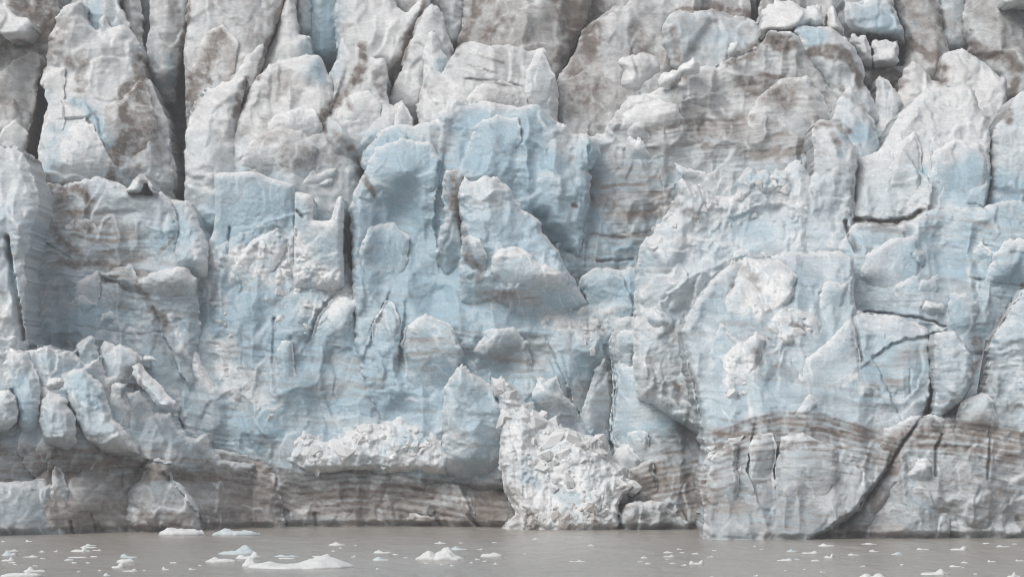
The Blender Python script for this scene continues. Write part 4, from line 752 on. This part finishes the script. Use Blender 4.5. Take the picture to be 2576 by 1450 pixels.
# ------------------------------------------------------------------ ice floes on the water
def floe(cx, by, w, h, label, group=None, blue=False, humps=None, seed=0, flat=False, deep=1.0):
    """cx, by: middle and waterline; w, h: width and height, layout units"""
    rng = np.random.default_rng(seed + 5000)
    Y = CAM_H * F / (by - HOR); u = Y / F
    Wd, Hh = w * u, max(h * u * .98, .05)
    Dp = Wd * rng.uniform(.55, .95) * deep
    na = int(np.clip(w * .8, 22, 110)); nr = int(np.clip(w * .16, 5, 18))
    an = np.linspace(0, 2 * np.pi, na, endpoint=False)
    ro = 1 + .3 * fbm(np.cos(an) * 1.4 + seed, np.sin(an) * 1.4, seed, 3) + .18 * fbm(np.cos(an) * 5 + seed, np.sin(an) * 5, seed + 1, 2)
    rr = np.linspace(0, 1, nr + 1)[1:]
    px = np.concatenate([[0], (rr[:, None] * (np.cos(an) * ro)[None]).ravel()]) * .5
    py = np.concatenate([[0], (rr[:, None] * (np.sin(an) * ro)[None]).ravel()]) * .5
    rad = np.concatenate([[0], np.repeat(rr, na)])
    edge = np.sqrt(np.clip(1 - rad ** 6, 0, 1))
    if humps is None:
        humps = [(rng.uniform(-.3, .3), 1.0, rng.uniform(.12, .3)), (rng.uniform(-.4, .4), rng.uniform(.3, .8), rng.uniform(.1, .25))]
    prof = np.full(px.shape, .28 if not flat else .7)
    for hx, hh, hw in humps:
        prof = np.maximum(prof, hh * np.exp(-((px - hx) / hw) ** 2 - (py / .5) ** 2))
    z = edge * prof * (1 + 1.1 * fbm(px * 5 + seed, py * 5, seed + 3, 4, .6))
    z = z / max(z.max(), 1e-3) * Hh
    z = z + .3 * Hh * fbm(px * 14, py * 14 + seed, seed + 4, 3) * edge
    z = np.where(rad > .999, -.08, np.maximum(z, .01))
    v = np.stack([px * Wd, py * Dp, z], -1)
    v = np.vstack([v, [[0, 0, -.25]]]); nb = len(v) - 1
    f = []; sz = []
    for j in range(na):
        k = (j + 1) % na
        f += [0, 1 + j, 1 + k]; sz.append(3)
    for i in range(nr - 1):
        for j in range(na):
            k = (j + 1) % na; a0 = 1 + i * na; b0 = a0 + na
            f += [a0 + j, b0 + j, b0 + k, a0 + k]; sz.append(4)
    l0 = 1 + (nr - 1) * na
    for j in range(na):
        f += [l0 + (j + 1) % na, l0 + j, nb]; sz.append(3)
    ob = mesh_obj("ice_floe", v, f, sz, FLOE_BLUE if blue else FLOE)
    ob.location = ((cx - 1287.5) * u, Y + Dp * .42, 0)
    ob["label"] = label; ob["category"] = "ice floe"
    if group: ob["group"] = group
    return ob
big = [  # x, waterline, width, height, label, blue, humps, flat
    (453, 1346, 116, 20, "long low white floe close to the ice wall, left one of the pair", False, [(-.25, 1, .2), (.1, .7, .3)], True),
    (596, 1346, 118, 17, "long low bluish floe close to the ice wall, right one of the pair", True, [(-.3, 1, .3), (.1, .9, .3)], True),
    (596, 1393, 104, 24, "grey rounded floe hump behind the longest floe", True, [(.15, 1, .25)], False),
    (625, 1404, 68, 18, "white tongue-shaped floe overlapping the grey hump", False, None, False),
    (554, 1413, 82, 13, "flat white floe left of the longest floe", False, [(-.2, 1, .3)], True),
    (632, 1424, 56, 26, "white lump at the left end of the longest floe", False, [(-.1, 1, .3)], False),
    (757, 1429, 262, 28, "longest white floe, low with a bluish hump, left of centre", False, [(.2, 1, .25), (-.35, .5, .2)], False),
    (1105, 1407, 130, 30, "bright two-humped floe at bottom centre", False, [(-.22, .85, .16), (.1, 1, .22)], False),
    (1236, 1399, 60, 11, "flat white floe right of the two-humped floe", False, None, True),
    (2195, 1456, 86, 16, "bright jagged floe cut off by the bottom edge, right of centre", False, [(-.2, 1, .2), (.2, .9, .2)], False),
    (2353, 1444, 70, 16, "wide low floe with a hump on its right, lower right", False, [(.22, 1, .18), (-.3, .4, .2)], False),
    (50, 1450, 105, 14, "wide white floe at the bottom left corner", False, None, True),
    (85, 1437, 54, 14, "small-peaked white floe just above the bottom left corner floe", False, [(-.2, 1, .15)], False),
    (202, 1386, 54, 15, "sharp-peaked little floe at left", False, [(.15, 1, .1), (-.2, .4, .3)], False),
    (1752, 1418, 42, 12, "bright double-lump floe right of centre", False, [(-.3, 1, .15), (.3, 1, .18)], False),
    (2414, 1382, 45, 10, "wedge-shaped white floe near the right end", False, [(.25, 1, .18)], False),
    (2086, 1402, 28, 12, "small knobby floe right of centre with its lump on the right", False, [(.25, 1, .15), (-.2, .5, .2)], False),
    (2551, 1450, 36, 14, "small peaked floe at the bottom right corner", False, [(0, 1, .15)], False),
    (316, 1414, 48, 11, "rounded white floe in the left cluster, upper of two stacked", False, None, True),
    (296, 1427, 36, 13, "rounded white floe in the left cluster, lower of two stacked", False, [(.2, 1, .25)], False),
]
for i, (x, yb_, w, h, lab, bl, hp, fl) in enumerate(big):
    floe(x, yb_, w, h, lab, None, bl, hp, 100 + i, fl)
small = {0: "285,1083,80,20 90,1210,180,50 80,1265,150,45 110,1180,160,20 420,1190,80,20 560,1185,50,20 300,1240,180,20 910,1125,130,20 880,1145,190,22 970,1175,110,18 690,1272,110,18 770,1250,200,12 940,1242,80,12 1285,1235,180,45 745,1303,60,12 880,1303,50,12 790,1390,40,18 1000,1380,40,12 1305,1378,160,28 1070,1420,80,30 1660,1360,80,35 1740,1303,80,12 1930,1366,90,18 30,1090,50,10 120,1300,90,16 150,1320,50,10 430,1260,60,8 1450,1380,40,8 350,1335,60,8 2010,1330,40,8",
         1: "810,1115,180,30 1000,1127,40,15 655,1232,200,28 980,1238,60,20 300,1235,250,18 310,1260,180,12 1270,1195,190,28 1250,1265,170,35 1400,1220,60,10 1850,1100,140,25 2040,1158,180,32 2250,1168,70,14 2225,1265,60,18 2165,1300,40,15 2410,1310,60,20 1975,1330,60,15 2300,1287,60,10 775,1185,40,12 1710,1310,50,10 1220,1365,40,12 20,1010,40,12 850,1155,40,8 2400,1100,60,7 2060,1105,50,8 1865,1320,30,14 1500,1255,60,7",
         2: "240,1062,80,18 795,1127,90,18 680,1287,130,18 1330,1250,90,18 1285,1290,70,16 1570,1198,120,18 1575,1238,130,20 1560,1268,40,10 1685,1165,70,14 1845,1210,90,18 1995,1240,90,18 1730,1325,70,15 2035,1180,50,12 2510,1165,40,14 2440,1137,30,10 1370,1313,70,10 1620,1310,70,10 2455,1432,60,14 2010,1447,60,10 600,1292,60,8 1710,1203,60,8 130,1215,20,8",
         3: "595,1125,190,28 245,1180,120,30 430,1198,180,30 170,1272,170,25 480,1280,110,18 860,1220,140,20 1065,1183,110,20 1300,1210,130,25 1020,1113,180,14 1560,1165,150,16 2370,1137,150,20 2195,1108,80,12 2250,1287,100,20 2535,1280,100,16 1980,1300,90,16 1890,1338,140,18 955,1335,60,15 550,1393,70,15 1345,1322,40,12 175,1383,30,8 2085,1415,40,10 2480,1115,60,8 290,1270,60,8 1960,1352,30,10 370,1370,40,6"}
zone = ["left end", "around the two-humped floe", "centre right stretch", "below the great buttress"]
ordinal = "leftmost second third fourth fifth sixth seventh eighth ninth tenth eleventh twelfth thirteenth fourteenth fifteenth".split()
for c, s in small.items():
    its = [tuple(map(float, it.split(','))) for it in s.split()]
    order = sorted(range(len(its)), key=lambda i: its[i][1]); third = (len(its) + 2) // 3
    for r, row in enumerate(("far", "middle", "near")):           # three rows by distance, counted from the left
        for k, i in enumerate(sorted(order[r * third:(r + 1) * third], key=lambda i: its[i][0])):
            tx, ty, tw, th = its[i]
            look = "tiny" if tw < 55 else "long thin" if tw / th > 7 else "lumpy" if th > 24 else "small flat"
            x = c * 643.75 + tx / 4; yb_ = 1087.5 + (ty + th / 2) / 4
            floe(x, yb_, tw / 4, max(th / 4, 2.2), "%s ice fragment, %s%s in the %s row, %s" % (look, ordinal[k], "" if k == 0 else " from left", row, zone[c]), "small ice fragments, " + zone[c], i % 3 == 1, None, 300 + c * 60 + i, th < 14)

# ------------------------------------------------------------------ thin haze over the 400 m of cold air to the glacier
def haze():
    m = bpy.data.materials.new("thin haze"); m.use_nodes = True; nt = m.node_tree; nt.nodes.clear()
    out = nt.nodes.new("ShaderNodeOutputMaterial"); v = nt.nodes.new("ShaderNodeVolumePrincipled")
    v.inputs["Color"].default_value = (0.94, 0.95, 0.97, 1); v.inputs["Density"].default_value = 0.0003
    nt.links.new(v.outputs[0], out.inputs["Volume"])
    x0, x1, y0, y1, z0, z1 = -460, 460, -130, 560, -5.5, 70
    c = [(x, y, z) for z in (z0, z1) for x, y in ((x0, y0), (x1, y0), (x1, y1), (x0, y1))]
    f = [3, 2, 1, 0, 4, 5, 6, 7, 0, 1, 5, 4, 1, 2, 6, 5, 2, 3, 7, 6, 3, 0, 4, 7]
    ob = mesh_obj("haze", c, f, [4] * 6, m, None, False); ob["kind"] = "stuff"; ob["label"] = "thin pale haze in the cold air before the glacier"; ob["category"] = "haze"
haze()
